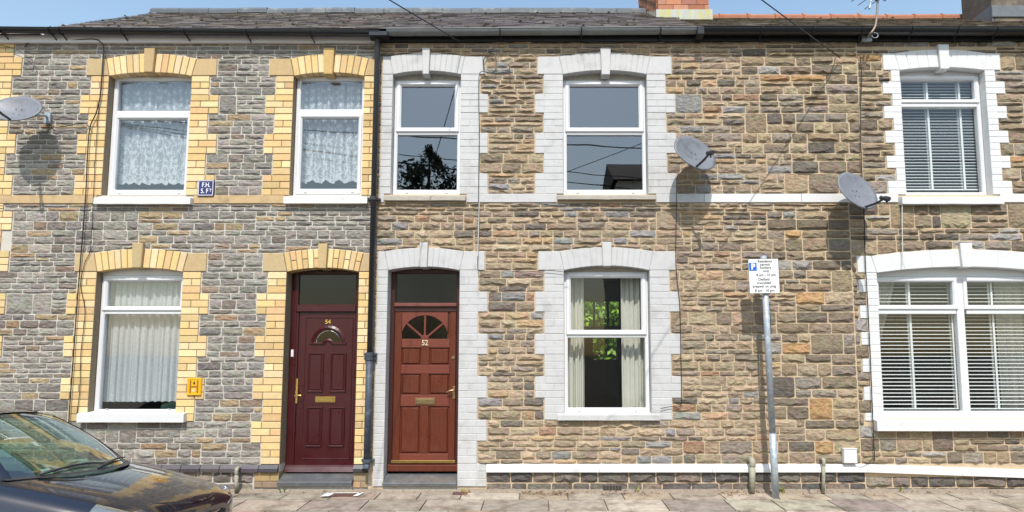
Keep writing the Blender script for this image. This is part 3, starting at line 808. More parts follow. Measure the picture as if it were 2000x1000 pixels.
def masonry(owner, x0, x1, levels, ex, arches, pal, rows_w, smin, smax, joint, bulge, seg=(.7, 1.9), pbig=.08, jumpers=0, bigw=(.17, .34), jump_h=2):
    """owner(x) -> house that takes the stone; levels descending"""
    j = joint / 2
    lv = levels
    ex = list(ex)
    if jumpers:
        for _ in range(jumpers * 6):
            if jumpers <= 0: break
            k = random.randrange(0, len(lv) - jump_h)
            z1, z0 = lv[k], lv[k + jump_h]
            if z1 - z0 > .5: continue
            w = random.uniform(*bigw); x = random.uniform(x0, x1 - w)
            sp = free([(x - .02, x + w + .02)], ex, z0, z1)
            if not sp or sp[0][0] > x - .02 + 1e-6 or sp[0][1] < x + w + .02 - 1e-6: continue
            if any(a < x + w and b > x and ze((a + b) / 2) > z0 and es < z1 for a, b, ze, es in arches): continue
            c = jit(pick(pal), .12)
            owner(x + w / 2).stones.append((w * (z1 - z0), stone(x + j, x + w - j, lambda q, z0=z0: z0 + j, lambda q, z1=z1: z1 - j, bulge * .8, c, 0)))
            ex.append((x, x + w, z0, z1)); jumpers -= 1
    for z1, z0 in zip(lv[:-1], lv[1:]):
        H = z1 - z0
        zf = zbfun(arches, z0, j)
        for (p, q) in free([(x0, x1)], ex, z0, z1):
            x = p
            while x < q - .02:
                r = random.random()
                if r < pbig and q - x > .16 and H > .1:
                    e = min(q, x + random.uniform(*bigw))
                    if q - e < .1: e = q if q - x < .42 else e - .1
                    rows = [z0, z1]
                    single = True
                else:
                    e = min(q, x + random.uniform(*seg)); single = False
                    if q - e < .2: e = q
                    n = random.choices([k for k, _ in rows_w], [w for _, w in rows_w])[0]
                    if H < .07: n = 1
                    elif H < .13: n = min(n, 2)
                    hs = [random.uniform(.65, 1.4) for _ in range(n)]; t = sum(hs); rows = [z0]
                    for h_ in hs: rows.append(rows[-1] + H * h_ / t)
                    rows[-1] = z1
                for ri in range(len(rows) - 1):
                    ra, rb = rows[ri], rows[ri + 1]
                    xx = x
                    while xx < e - .001:
                        w = (e - x) if single else random.uniform(smin, smax) * (1.25 if rb - ra < .055 else 1.0)
                        xe = xx + w
                        if e - xe < smin * .75: xe = e
                        zb_ = lambda s, ra=ra, first=(ri == 0): max(ra + j, zf(s)) if True else ra
                        zt_ = lambda s, rb=rb: rb - j
                        xm = (xx + xe) / 2
                        a_, b_ = xx + j, xe - j
                        hm = [zt_(s) - zb_(s) for s in (a_, xm, b_)]
                        if b_ - a_ > .02 and max(hm) > .022:
                            if min(hm) < .012:
                                zt2 = zt_; zb2 = lambda s, zt2=zt2, zb_=zb_: min(zb_(s), zt2(s) - .012)
                            else: zb2 = zb_
                            col = jit(pick(pal), .13, .025)
                            o_ = owner(xm)
                            o_.stones.append(((b_ - a_) * hm[1], stone(a_, b_, zb2, zt_, bulge, col, 0)))
                        xx = xe
                x = e
oA = lambda x: A
oBC = lambda x: B if x < X_PARTY2 else C
random.seed(11)
exA = list(A.ex) + [(d['L'], d['R'], d['zb'], d['cr']) for d in (W1, W2, W3, D54)]
masonry(oA, X_LEFT, X_PARTY - .003, zl([80, 98, 115, 149, 186, 223, 262, 301, 342, 382]), exA, A.arches, GREY, ((2, 1), (3, 4), (4, 6)), .12, .34, .013, .014, pbig=.05)
masonry(oA, X_LEFT, X_PARTY - .003, zl([398, 413, 450, 494, 531, 573, 614, 656, 697, 738, 780, 823, 865, 907]), exA, A.arches, GREY, ((2, 1.5), (3, 6), (4, 3)), .13, .32, .013, .014, pbig=.10, jumpers=0)
exBC = list(B.ex) + list(C.ex) + [(d['L'], d['R'], d['zb'], d['cr']) for d in (W4, W5, W6, D52, W7, W8)]
arBC = B.arches + C.arches
SEAM_UP, SEAM_LOW = UX(1683, 300), UX(1669, 640)
def two_hands(levels, xb, xe, rows_b, rows_u):
    """the narrow sandy courses give way raggedly to larger brown stones"""
    for z1, z0 in zip(levels[:-1], levels[1:]):
        split = X_SEAM + random.uniform(-.35, .45)
        masonry(oBC, xb, split, [z1, z0], exBC, arBC, BROWN, rows_b, .12, .36, .012, .022, pbig=.05)
        masonry(oBC, split, xe, [z1, z0], exBC, arBC, UMBER, rows_u, .16, .42, .016, .026, seg=(.3, .9), pbig=.16, bigw=(.22, .40))
two_hands(zl([80, 95, 111, 146, 184, 221, 260, 300, 339, 379]), X_PARTY + .003, SEAM_UP, ((2, 1), (3, 5), (4, 5)), ((2, 6), (3, 3)))
two_hands(zl([396, 412, 450, 491, 528, 570, 609, 652, 692, 735, 777, 820, 861, 906]), X_PARTY + .003, SEAM_LOW, ((2, 1.5), (3, 6), (4, 3)), ((2, 7), (3, 2)))
masonry(oBC, SEAM_UP, X_RIGHT, zl([80, 92, 105, 138, 160, 184, 208, 232, 256, 280, 305, 329, 354, 379]), exBC, arBC, UMBER, ((1, 3), (2, 6)), .15, .40, .015, .026, pbig=.02, jumpers=4, bigw=(.22, .42))
masonry(oBC, SEAM_LOW, X_RIGHT, zl([396, 421, 446, 470, 500, 533, 546, 571, 597, 622, 649, 674, 701, 727, 755, 782, 807, 831, 856, 882, 906]), exBC, arBC, UMBER, ((1, 4), (2, 5)), .15, .42, .015, .026, pbig=.02, jumpers=6, bigw=(.22, .42))
# below the plinth
exP = [(D54['L'] - .31, D54['R'] + .3, -1, UZ(922)), (D52['L'] - .3, UX(950, 930), -1, UZ(921))]
masonry(oA, X_LEFT, X_PARTY - .003, [zpm, UZ(944), -.05], exP, [], [((.28, .245, .20), 2), ((.22, .19, .16), 2), ((.17, .15, .13), 1)], ((1, 1),), .2, .38, .018, .02, pbig=0)
masonry(oBC, UX(950, 930), UX(1690, 930), [zq2, UZ(943), -.05], exP, [], DARKST, ((1, 1),), .16, .36, .014, .03, pbig=0)
masonry(oBC, UX(1690, 930), X_RIGHT, [zq2 - .055, UZ(952), -.06], exP, [], DARKST + [((.3, .22, .15), 2)], ((1, 1),), .18, .36, .016, .03, pbig=0)

# the terrace carries on past both ends
for xa, xb, pal, par, mm in ((X_LEFT - 4.0, X_LEFT, GREY, H54, M_MORTAR_GREY), (X_RIGHT, X_RIGHT + 3.0, UMBER, H50, M_MORTAR_SAND)):
    dm = mk(par, xa, xb)
    masonry(lambda x: dm, xa, xb, zl([80, 112, 149, 186, 223, 262, 301, 342, 382, 420, 450, 494, 531, 573, 614, 656, 697, 738, 780, 823, 865, 907, 944]) + [-.05], [], [], pal, ((2, 2), (3, 3)), .15, .4, .014, .02)
    mb_ = MB()
    for _, b_ in dm.stones: mb_.merge(b_)
    tag(mb_.build('stonework', M_STONE, par), kind='stuff')
    MB().add([(xa, 0, -.2), (xb, 0, -.2), (xb, 0, UZ(64)), (xa, 0, UZ(64))], [(0, 1, 2, 3)]).build('wall', mm, par)
# ---- backing wall with the openings left out
ZTOP = UZ(64)
def wall(h, m, holes, z0=-.2):
    xs = sorted(set([h.x0, h.x1] + [v for L_, R_, a, b in holes for v in (L_, R_)]))
    zs = sorted(set([z0, ZTOP] + [v for L_, R_, a, b in holes for v in (a, b)]))
    mb = MB()
    for xa, xb in zip(xs[:-1], xs[1:]):
        for za, zb in zip(zs[:-1], zs[1:]):
            xm, zm = (xa + xb) / 2, (za + zb) / 2
            if any(L_ < xm < R_ and a < zm < b for L_, R_, a, b in holes): continue
            mb.add([(xa, 0, za), (xb, 0, za), (xb, 0, zb), (xa, 0, zb)], [(0, 1, 2, 3)])
    for L_, R_, a, b in holes:
        y = .24
        mb.add([(L_, 0, a), (L_, y, a), (L_, y, b), (L_, 0, b), (R_, 0, a), (R_, y, a), (R_, y, b), (R_, 0, b)], [(0, 1, 2, 3), (5, 4, 7, 6), (3, 2, 6, 7), (1, 0, 4, 5)])
    mb.build('wall', m, h.root)
def hole(d, extra=.05): return (d['L'] - .007, d['R'] + .007, d['zb'], d['cr'] + extra)
wall(A, M_MORTAR_GREY, [hole(d) for d in (W1, W2, W3, D54)])
wall(B, M_MORTAR_SAND, [hole(d) for d in (W4, W5, W6, D52)])
wall(C, M_MORTAR_SAND, [hole(d) for d in (W7, W8)])
A.bed.build('brick_bedding', M_BED, H54)['kind'] = 'stuff'
B.bed.build('brick_bedding', M_WHITE, H52)['kind'] = 'stuff'
C.bed.build('brick_bedding', M_WHITE2, H50)['kind'] = 'stuff'
for h, bm in ((A, M_BRICK), (B, M_WHITE), (C, M_WHITE2)):
    pieces(h.root, 'brick', 'brickwork', h.bricks, bm)
    pieces(h.root, 'stone', 'stonework', h.stones, M_STONE)
# ---- rooms behind the windows
FLOOR1 = UZ(440)
YB = 4.6
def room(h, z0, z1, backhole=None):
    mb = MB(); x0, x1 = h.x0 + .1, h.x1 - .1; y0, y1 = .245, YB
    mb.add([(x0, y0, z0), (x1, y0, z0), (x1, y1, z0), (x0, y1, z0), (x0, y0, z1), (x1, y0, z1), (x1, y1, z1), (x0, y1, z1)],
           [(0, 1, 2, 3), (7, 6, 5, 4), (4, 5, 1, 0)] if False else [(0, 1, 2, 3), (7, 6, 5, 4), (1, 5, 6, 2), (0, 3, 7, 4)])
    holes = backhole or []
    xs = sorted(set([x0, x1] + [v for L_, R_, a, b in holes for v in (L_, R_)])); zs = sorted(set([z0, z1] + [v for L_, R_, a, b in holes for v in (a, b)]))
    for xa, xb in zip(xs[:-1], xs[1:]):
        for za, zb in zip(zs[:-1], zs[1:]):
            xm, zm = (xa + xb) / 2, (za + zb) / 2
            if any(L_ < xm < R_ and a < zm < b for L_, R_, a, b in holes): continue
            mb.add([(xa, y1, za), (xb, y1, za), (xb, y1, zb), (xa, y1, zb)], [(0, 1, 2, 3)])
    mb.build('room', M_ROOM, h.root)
BH = [(UX(1134, 610, YB), UX(1214, 610, YB), UZ(642, YB), UZ(584, YB)), (UX(1158, 680, YB), UX(1206, 680, YB), UZ(702, YB), UZ(656, YB))]
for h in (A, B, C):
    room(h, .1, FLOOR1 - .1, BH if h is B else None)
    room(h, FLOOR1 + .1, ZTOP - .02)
# outer back wall so no light slips in
for h in (A, B, C):
    mb = MB(); y = YB + .15
    holes = BH if h is B else []
    xs = sorted(set([h.x0, h.x1] + [v for L_, R_, a, b in holes for v in (L_, R_)])); zs = sorted(set([-.2, ZTOP] + [v for L_, R_, a, b in holes for v in (a, b)]))
    for xa, xb in zip(xs[:-1], xs[1:]):
        for za, zb in zip(zs[:-1], zs[1:]):
            xm, zm = (xa + xb) / 2, (za + zb) / 2
            if any(L_ < xm < R_ and a < zm < b for L_, R_, a, b in holes): continue
            mb.add([(xa, y, za), (xb, y, za), (xb, y, zb), (xa, y, zb)], [(3, 2, 1, 0)])
    for xe in (h.x0 + .05, h.x1 - .05): mb.add([(xe, .02, -.2), (xe, y, -.2), (xe, y, ZTOP), (xe, .02, ZTOP)], [(0, 1, 2, 3)])
    mb.build('rear_wall', M_RENDER, h.root)
# back window bars of the through room
bw = MB(); L_, R_, a, b = BH[0]
bw.ring(L_, R_, a, b, .05, YB + .02, YB + .07)
for k in (1, 2): xk = L_ + (R_ - L_) * k / 3; bw.box(xk - .022, xk + .022, YB + .025, YB + .065, a + .05, b - .05)
bw.build('back_window_frame', M_DARKPL, H52)

# ================================================================== WINDOWS
YW = .085                                # face of the window frames
def window_base(h, d, ztop, headmat, name='window'):
    w = hold(name, h.root, ((d['L'] + d['R']) / 2, YW, d['zb']))
    head_panel(d['L'], d['R'], ztop + .002, d['zi'], YW + .012, headmat, w)
    return w
def pane(parent, x0, x1, z0, z1, y, m):
    MB().add([(x0, y, z0), (x1, y, z0), (x1, y + .0, z1), (x0, y, z1)], [(0, 1, 2, 3)]).build('pane', m, parent)
def fixings(parent, xs, z, y):
    for x in xs: MB().box(x - .018, x + .018, y - .004, y + .01, z - .006, z + .006).build('drain_cap', M_CONC, parent)
def window_a(h, d, ytop, ytr0, ytr1, ybot, gm, opentop=False):
    """white frame, small fixed light over a large light in its own sash"""
    zt, zb = UZ(ytop, YW), UZ(ybot, YW) - .03
    za, zc = UZ(ytr0, YW), UZ(ytr1, YW)
    w = window_base(h, d, zt, M_UPVC)
    L, Rr = d['L'] + .002, d['R'] - .002
    fr = MB().ring(L, Rr, zb, zt, .05, YW, YW + .07)
    fr.build('frame', M_UPVC, w)
    MB().rect(L + .046, Rr - .046, zc - .004, za, YW + .006, YW + .065, .006).build('transom', M_UPVC, w)
    if opentop:
        MB().ring(L + .018, Rr - .018, za - .045, zt - .02, .055, YW - .012, YW + .05, .009).build('sash', M_UPVC, w)
        pane(w, L + .06, Rr - .06, za, zt - .07, YW + .03, gm)
        pane(w, L + .045, Rr - .045, zb + .045, zc + .002, YW + .035, gm)
    else:
        MB().ring(L + .034, Rr - .034, zb + .03, zc + .004, .05, YW - .010, YW + .05, .009, wb=.075).build('sash', M_UPVC, w)
        pane(w, L + .046, Rr - .046, za - .002, zt - .045, YW + .03, gm)
        pane(w, L + .08, Rr - .08, zb + .1, zc - .042, YW + .03, gm)
    fixings(w, (L + .16, Rr - .13), zb + .055, YW - (.0 if opentop else .010))
    return w
window_a(A, W1, 150, 216, 226, 382, M_GLASS)
window_a(A, W2, 150, 213, 224, 380, M_GLASS)
window_a(A, W3, 538, 600, 613, 803, M_GLASS, True)
def window_b(h, d, ytop, ytr, ybot, gm):
    """top-hung sash over a fixed light"""
    zt, zb, zc = UZ(ytop, YW), UZ(ybot, YW) - .02, UZ(ytr, YW)
    w = window_base(h, d, zt, M_CONC)
    L, Rr = d['L'] + .004, d['R'] - .004
    MB().ring(L, Rr, zb, zt, .045, YW, YW + .07, wb=.09).build('frame', M_UPVC, w)
    MB().rect(L + .042, Rr - .042, zc - .035, zc + .03, YW + .006, YW + .065, .006).build('transom', M_UPVC, w)
    MB().ring(L + .022, Rr - .022, zc - .002, zt - .014, .062, YW - .014, YW + .05, .010).build('sash', M_UPVC, w)
    pane(w, L + .07, Rr - .07, zc + .05, zt - .07, YW + .03, gm)
    pane(w, L + .04, Rr - .04, zb + .085, zc - .03, YW + .035, gm)
    fixings(w, (L + .18, Rr - .17), zb + .045, YW)
    return w
window_b(B, W4, 157, 258, 381, M_GLASS_UP)
window_b(B, W5, 157, 258, 381, M_GLASS_UP)
window_b(B, W6, 531, 654, 808, M_GLASS_LOW)
# right-hand house, upper: a small light over a tall light
zt, zb = UZ(147, YW), UZ(383, YW) - .02
w7 = window_base(C, W7, zt, M_UPVC)
L, Rr = W7['L'] + .002, W7['R'] - .002
za, zc = UZ(197, YW), UZ(208, YW)
MB().ring(L, Rr, zb, zt, .045, YW, YW + .07, wb=.07, wt=.06).build('frame', M_UPVC, w7)
MB().rect(L + .042, Rr - .042, zc - .005, za, YW + .003, YW + .065, .006).build('transom', M_UPVC, w7)
MB().ring(L + .018, Rr - .018, za - .03, zt - .012, .05, YW - .012, YW + .05, .008).build('sash', M_UPVC, w7)
pane(w7, L + .05, Rr - .05, za + .01, zt - .05, YW + .03, M_GLASS_LOW)
pane(w7, L + .04, Rr - .04, zb + .065, zc, YW + .035, M_GLASS_LOW)
# right-hand house, ground floor: two lights over two, mullion between
zt, zb = UZ(540, YW), UZ(816, YW) - .02
w8 = window_base(C, W8, zt, M_UPVC)
L, Rr = W8['L'] + .002, W8['R'] - .002
xm0, xm1 = UX(1874, 680, YW), UX(1889, 680, YW)
za, zc = UZ(600, YW), UZ(612, YW)
MB().ring(L, Rr, zb, zt, .05, YW, YW + .07, wb=.10).build('frame', M_UPVC, w8)
MB().rect(xm0, xm1, zb + .095, zt - .045, YW + .003, YW + .066, .006).build('mullion', M_UPVC, w8)
for (p, q) in ((L, xm0 + .02), (xm1 - .02, Rr)):
    MB().rect(p + .046, q - .025, zc - .008, za, YW + .006, YW + .064, .005).build('transom', M_UPVC, w8)
    MB().ring(p + .016, q - .004, za - .028, zt - .014, .055, YW - .012, YW + .05, .008).build('sash', M_UPVC, w8)
    pane(w8, p + .05, q - .03, za + .01, zt - .05, YW + .03, M_GLASS_LOW)
    pane(w8, p + .045, q - .03, zb + .09, zc, YW + .035, M_GLASS_LOW)

# ================================================================== DOORS
def door_step(h, d, ztop, zbot, m, out=.07):
    xprof_ = MB(); xprof(xprof_, d['L'] + .002, d['R'] - .002, [(-out, zbot), (.24, zbot), (.24, ztop + .07), (.12, ztop + .06), (-out + .01, ztop), (-out, ztop - .01)])
    xprof_.build('door_step', m, h.root)
    MB().box(d['L'] + .004, d['R'] - .004, -out + .03, .22, -.15, zbot - .002).build('step_riser', M_CONC, h.root)
YD = .15
def PX(px, py, Y): return UX(px, py, Y)
def raised_panel(parent, x0, x1, z0, z1, y, m, name='panel'):
    mb = MB().ring(x0, x1, z0, z1, .022, y - .014, y + .004, .005)
    mb.rect(x0 + .03, x1 - .03, z0 + .03, z1 - .03, y - .008, y + .004, .006)
    mb.build(name, m, parent)
def arc_poly(cx, cz, r, n=14, a0=0, a1=math.pi):
    return [(cx + r * math.cos(a0 + (a1 - a0) * i / n), cz + r * math.sin(a0 + (a1 - a0) * i / n)) for i in range(n + 1)]
def arc_band(mb, cx, cz, r0, r1, yf, yb, n=14, a0=0, a1=math.pi, ch=.003):
    for i in range(n):
        t0, t1 = a0 + (a1 - a0) * i / n, a0 + (a1 - a0) * (i + 1) / n
        p = lambda r, t: (cx + r * math.cos(t), cz + r * math.sin(t))
        q = [p(r0, t0), p(r1, t0), p(r1, t1), p(r0, t1)]
        vs = [(x, yf + ch, z) for x, z in q]; rm = (r0 + r1) / 2
        m0, m1 = p(rm, t0), p(rm, t1)
        mb.add([(q[0][0], yb, q[0][1]), (m0[0], yf, m0[1]), (q[1][0], yb, q[1][1]), (q[3][0], yb, q[3][1]), (m1[0], yf, m1[1]), (q[2][0], yb, q[2][1])], [(0, 1, 4, 3), (1, 2, 5, 4)])
    return mb
# ---- maroon door, number 54
d = D54; y = YD
zs0 = UZ(938, -.06)
door_step(A, d, UZ(941, -.07), UZ(950, -.07), M_STEP)
fz0, fz1 = UZ(921, y), UZ(530, y)
frm = MB().ring(d['L'] + .002, d['R'] - .002, fz0, fz1, .075, y, y + .08, .006, wb=.07, wt=.03)
frm.rect(d['L'] + .073, d['L'] + .1, fz0 + .06, UZ(609.5, y), y + .004, y + .07, .004); frm.rect(d['L'] + .07, d['R'] - .07, UZ(609, y), UZ(596, y), y - .012, y + .07, .006)
frm.build('door_frame', M_MAROON, H54)
xprof(MB(), d['L'] + .01, d['R'] - .01, [(y - .05, fz0 + .004), (y - .001, fz0 + .004), (y - .001, fz0 + .08), (y - .02, fz0 + .06)]).build('door_threshold', M_MAROON, H54)
head_panel(d['L'], d['R'], fz1 + .001, d['zi'], y + .01, M_MAROON, H54, 'door_head')
fan = hold('fanlight', H54, ((d['L'] + d['R']) / 2, y + .04, UZ(596, y)))
pane(fan, d['L'] + .07, d['R'] - .07, UZ(597, y), fz1 - .028, y + .03, M_GLASS_DARK)
MB().ring(d['L'] + .07, d['R'] - .07, UZ(597, y), fz1 - .026, .014, y + .004, y + .03, .003).build('bead', M_MAROON, fan)
lx0, lx1, lz0, lz1 = d['L'] + .101, d['R'] - .076, fz0 + .071, UZ(609.5, y)
yl = y + .02
door = MB().rect(lx0, lx1, lz0, lz1, yl, yl + .05, .003).build('door', M_MAROON, H54)
pnl = lambda p0, p1, q0, q1: raised_panel(door, UX(p0, (q0 + q1) / 2, yl), UX(p1, (q0 + q1) / 2, yl), UZ(q1, yl), UZ(q0, yl), yl, M_MAROON)
pnl(601, 632, 689, 766); pnl(645, 676, 689, 766); pnl(598, 629, 795, 873); pnl(642, 673, 795, 873)
rm = MB().ring(UX(593, 760, yl), UX(687, 760, yl), UZ(897, yl), UZ(620, yl), .012, yl - .006, yl + .004, .003); rm.build('door_moulding', M_MAROON, door)
hx, hz = UX(641, 669, yl), UZ(669, yl); hr = UX(671, 669, yl) - hx
hm = MB(); arc_band(hm, hx, hz, hr * .80, hr * 1.13, yl - .018, yl + .002)
hm.rect(hx - hr * 1.2, hx - hr * .34, hz - .026, hz, yl - .014, yl + .002, .005); hm.rect(hx + hr * .34, hx + hr * 1.2, hz - .026, hz, yl - .014, yl + .002, .005)
arc_band(hm, hx, hz - .024, hr * .14, hr * .42, yl - .018, yl + .002, 10)
hm.build('fan_moulding', M_MAROON, door)
gp = [(hx - hr * .84, hz), (hx - hr * .4, hz)] + [(hx + hr * .38 * math.cos(math.pi - math.pi * i / 8), hz - .02 + hr * .40 * math.sin(math.pi * i / 8)) for i in range(1, 8)] + [(hx + hr * .4, hz)] + arc_poly(hx, hz, hr * .84)
MB().add([(a, yl - .004, b) for a, b in gp], [tuple(range(len(gp)))]).build('glazing', glass_mat('door_glass', .045, (.05, .06, .06), .03), door)
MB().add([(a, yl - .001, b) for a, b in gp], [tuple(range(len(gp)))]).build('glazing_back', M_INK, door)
lead = MB(); arc_band(lead, hx, hz, hr * .74, hr * .80, yl - .008, yl - .003); lead.build('glazing_lead', M_CHROME, door)
def plate(parent, p0, p1, q0, q1, y_, m, name, rim=True):
    x0, x1, z0, z1 = UX(p0, q0, y_), UX(p1, q0, y_), UZ(q1, y_), UZ(q0, y_)
    mb = MB().rect(x0, x1, z0, z1, y_ - .010, y_ + .002, .003)
    if rim: mb.rect(x0 + .016, x1 - .016, z0 + .012, z1 - .014, y_ - .016, y_ - .008, .003)
    return mb.build(name, m, parent)
plate(door, 616, 656, 774, 786, yl, M_BRASS, 'letterbox')
tm = text_mb('54', .072, 'CENTER', .002, .004); moved(tm, (UX(641, 629, yl), yl - .006, UZ(629, yl))).build('house_number', M_BRASS, door)
x0, z0 = UX(581, 750, yl), UZ(788, yl); z1 = UZ(736, yl)
hb = MB().rect(x0 - .014, x0 + .014, z0, z1 - .02, yl - .02, yl - .004, .004); hb.tube([(x0, yl - .02, z0 + .10), (x0, yl - .06, z0 + .10)], .011, 10)
hb.tube(spline([(x0, yl - .06, z0 + .10), (x0 + .045, yl - .064, z0 + .104), (x0 + .075, yl - .06, z0 + .098)]), .009, 8)
hb.tube([(x0 + .01, yl - .015, z0 + .14), (x0 + .01, yl - .045, z0 + .14)], .016, 10)
hb.build('handle', M_BRASS, door)
bell = MB().rect(UX(569, 690, y), UX(574, 690, y), UZ(697, y), UZ(683, y), y - .016, y + .001, .004); bell.build('door_bell', M_ENAMELW, H54)
# ---- brown timber door, number 52
d = D52
door_step(B, d, UZ(943, -.07), UZ(950, -.07), M_STEP)
fz0, fz1 = UZ(921, y), UZ(526, y)
MB().ring(d['L'] + .002, d['R'] - .002, fz0, fz1, .055, y, y + .08, .005, wb=.02, wt=.05).build('door_frame', M_BROWNF, H52)
MB().rect(d['L'] + .05, d['R'] - .05, UZ(599, y), UZ(592, y), y - .03, y + .05, .006).build('transom_bar', mat('weathered_brown_bar', (.17, .055, .04), .5, .2, 12, .2), H52)
MB().rect(d['L'] + .05, d['R'] - .05, UZ(609, y), UZ(599.5, y), y - .004, y + .05, .004).build('transom_board', M_BROWNF, H52)
head_panel(d['L'], d['R'], fz1 + .001, d['zi'], y + .01, M_BROWNF, H52, 'door_head')
fan = hold('fanlight', H52, ((d['L'] + d['R']) / 2, y + .04, UZ(592, y)))
pane(fan, d['L'] + .055, d['R'] - .055, UZ(592, y), fz1 - .045, y + .03, glass_mat('frosted_fanlight', .06, (.18, .20, .22), .22))
lx0, lx1, lz0, lz1 = d['L'] + .056, d['R'] - .056, UZ(907, y), UZ(609.5, y)
yl = y + .02
MB().rect(lx0 - .05, lx1 + .05, fz0 + .004, lz0 - .002, yl - .045, yl + .05, .006).build('weather_board', M_BROWND, H52)
MB().rect(lx0 - .01, lx1 + .01, lz0 + .014, lz0 + .05, yl - .035, yl + .004, .005).build('weather_bar', M_BRASS, H52)
door = MB().rect(lx0, lx1, lz0, lz1, yl, yl + .05, .003).build('door', M_BROWND, H52)
XA = lambda p, q: UX(p, q, yl)
M_BROWNR = mat('worn_brown_rail', (.16, .035, .018), .5, .35, 16, .3, 60, .003, stretch=(1.2, 7, 7))
# stiles, muntin and rails stand proud of the panels
st = MB()
xl0, xl1, xr0, xr1 = lx0 + .002, XA(783, 760), XA(878, 760), lx1 - .002
st.rect(xl0, xl1, lz0 + .002, lz1 - .002, yl - .022, yl + .002, .004); st.build('stile', M_BROWND, door)
MB().rect(xr0, xr1, lz0 + .002, lz1 - .002, yl - .022, yl + .002, .004).build('stile', M_BROWND, door)
for (q0, q1) in ((662, 679), (713, 730), (771, 793), (886, 905)):
    MB().rect(xl1 + .001, xr0 - .001, UZ(q1, yl), UZ(q0, yl), yl - .021, yl + .002, .004).build('rail', M_BROWNR, door)
xm0, xm1 = XA(822, 760), XA(838, 760)
for (q0, q1) in ((679, 713), (730, 771), (793, 886)):
    MB().rect(xm0, xm1, UZ(q1, yl) + .001, UZ(q0, yl) - .001, yl - .0205, yl + .002, .004).build('muntin', M_BROWND, door)
    for (a, b) in ((xl1, xm0), (xm1, xr0)):
        mb = MB(); xa, xb, za_, zb_ = a + .012, b - .012, UZ(q1, yl) + .012, UZ(q0, yl) - .012
        mb.rect(xa, xb, za_, zb_, yl - .016, yl + .001, .016); mb.build('panel', M_BROWND, door)
# sunburst light
hx, hz = XA(830, 662), UZ(662, yl) + .001; hr = XA(876, 662) - hx
top = MB()
poly_l = [(xl1 + .001, hz), (hx - hr, hz)] + [(hx - hr * math.cos(math.pi / 2 * i / 10), hz + hr * math.sin(math.pi / 2 * i / 10)) for i in range(1, 11)] + [(hx, lz1 - .003), (xl1 + .001, lz1 - .003)]
top.prism(poly_l, yl - .021, yl + .002, .002)
poly_r = [(2 * hx - a, b) for a, b in reversed(poly_l)]
poly_r = [(min(a, xr0 - .001) if abs(a - (2 * hx - xl1 - .001)) < 1e-6 else a, b) for a, b in poly_r]
top.prism(poly_r, yl - .021, yl + .002, .002)
top.build('top_rail', M_BROWNR, door)
gp = arc_poly(hx, hz, hr)
MB().add([(a, yl - .004, b) for a, b in gp], [tuple(range(len(gp)))]).build('glazing', M_GLASS_DARK, door)
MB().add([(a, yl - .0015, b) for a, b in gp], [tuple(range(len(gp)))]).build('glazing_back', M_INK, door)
for ang in (40, 90, 140):
    c, s_ = math.cos(R(ang)), math.sin(R(ang)); wv = .013
    p = [(hx - s_ * wv, hz + c * wv), (hx + s_ * wv, hz - c * wv), (hx + c * hr + s_ * wv, hz + s_ * hr - c * wv), (hx + c * hr - s_ * wv, hz + s_ * hr + c * wv)]
    p = [(hx + s_ * wv, hz - c * wv), (hx + c * hr + s_ * wv, hz + s_ * hr - c * wv), (hx + c * hr - s_ * wv, hz + s_ * hr + c * wv), (hx - s_ * wv, hz + c * wv)]
    MB().prism(p, yl - .018, yl + .001, .004).build('glazing_bar', M_BROWNR, door)
hub = MB(); hub.prism([(hx + .05 * math.cos(i * math.pi / 8), hz + .05 * math.sin(i * math.pi / 8)) for i in range(9)], yl - .0205, yl + .001, .004); hub.build('sunburst_hub', M_BROWNR, door)
tm = text_mb('52', .085, 'CENTER', .002, .004); moved(tm, (XA(831, 669), yl - .03, UZ(670, yl)), .95, 1.1).build('house_number', mat('cream_number', (.62, .50, .34), .4, .1, 10, 0), door)
lb = plate(door, 811, 850, 777, 790, yl - .021, M_DULLBRASS, 'letterbox')
k = MB(); kx, kz = XA(886, 698), UZ(698, yl); k.tube([(kx, yl - .02, kz), (kx, yl - .034, kz)], .02, 14); k.build('door_lock', M_DULLBRASS, door)
kx, kz = XA(887, 766), UZ(766, yl)
k = MB().rect(kx - .017, kx + .017, kz - .08, kz + .075, yl - .03, yl - .02, .003); k.tube([(kx, yl - .03, kz + .03), (kx, yl - .065, kz + .03)], .01, 8)
k.tube(spline([(kx, yl - .065, kz + .03), (kx - .05, yl - .068, kz + .02), (kx - .085, yl - .062, kz + .0)]), [.009] * 13, 8); k.build('handle', M_DULLBRASS, door)

# ================================================================== CURTAINS AND BLINDS
def cloth(x0, x1, z0, z1, y, folds, amp, hem=None, nx=90, nz=10, gather=0.0):
    mb = MB(); vs = []; cs = []
    ph = random.uniform(0, 6)
    for j in range(nz + 1):
        v = j / nz
        for i in range(nx + 1):
            u = i / nx
            s = u * folds * 2 * math.pi + ph + .8 * math.sin(u * 9 + ph)
            yy = y + amp * math.sin(s) * (.6 + .4 * (1 - v)) + amp * .5 * math.sin(2.3 * s + 1)
            zb_ = z0 + (hem(u) if hem else 0)
            zz = zb_ + (z1 - zb_) * v
            vs.append((x0 + (x1 - x0) * u + .006 * math.cos(s), yy, zz)); cs.append(((zz - zb_), u * (x1 - x0) * 1.3 + ph, 0))
    W = nx + 1
    fs = [(j * W + i, j * W + i + 1, (j + 1) * W + i + 1, (j + 1) * W + i) for j in range(nz) for i in range(nx)]
    return mb.add(vs, fs, cs)
scal = lambda n, a: (lambda u: a * (1 - abs(math.sin(u * math.pi * n))) )
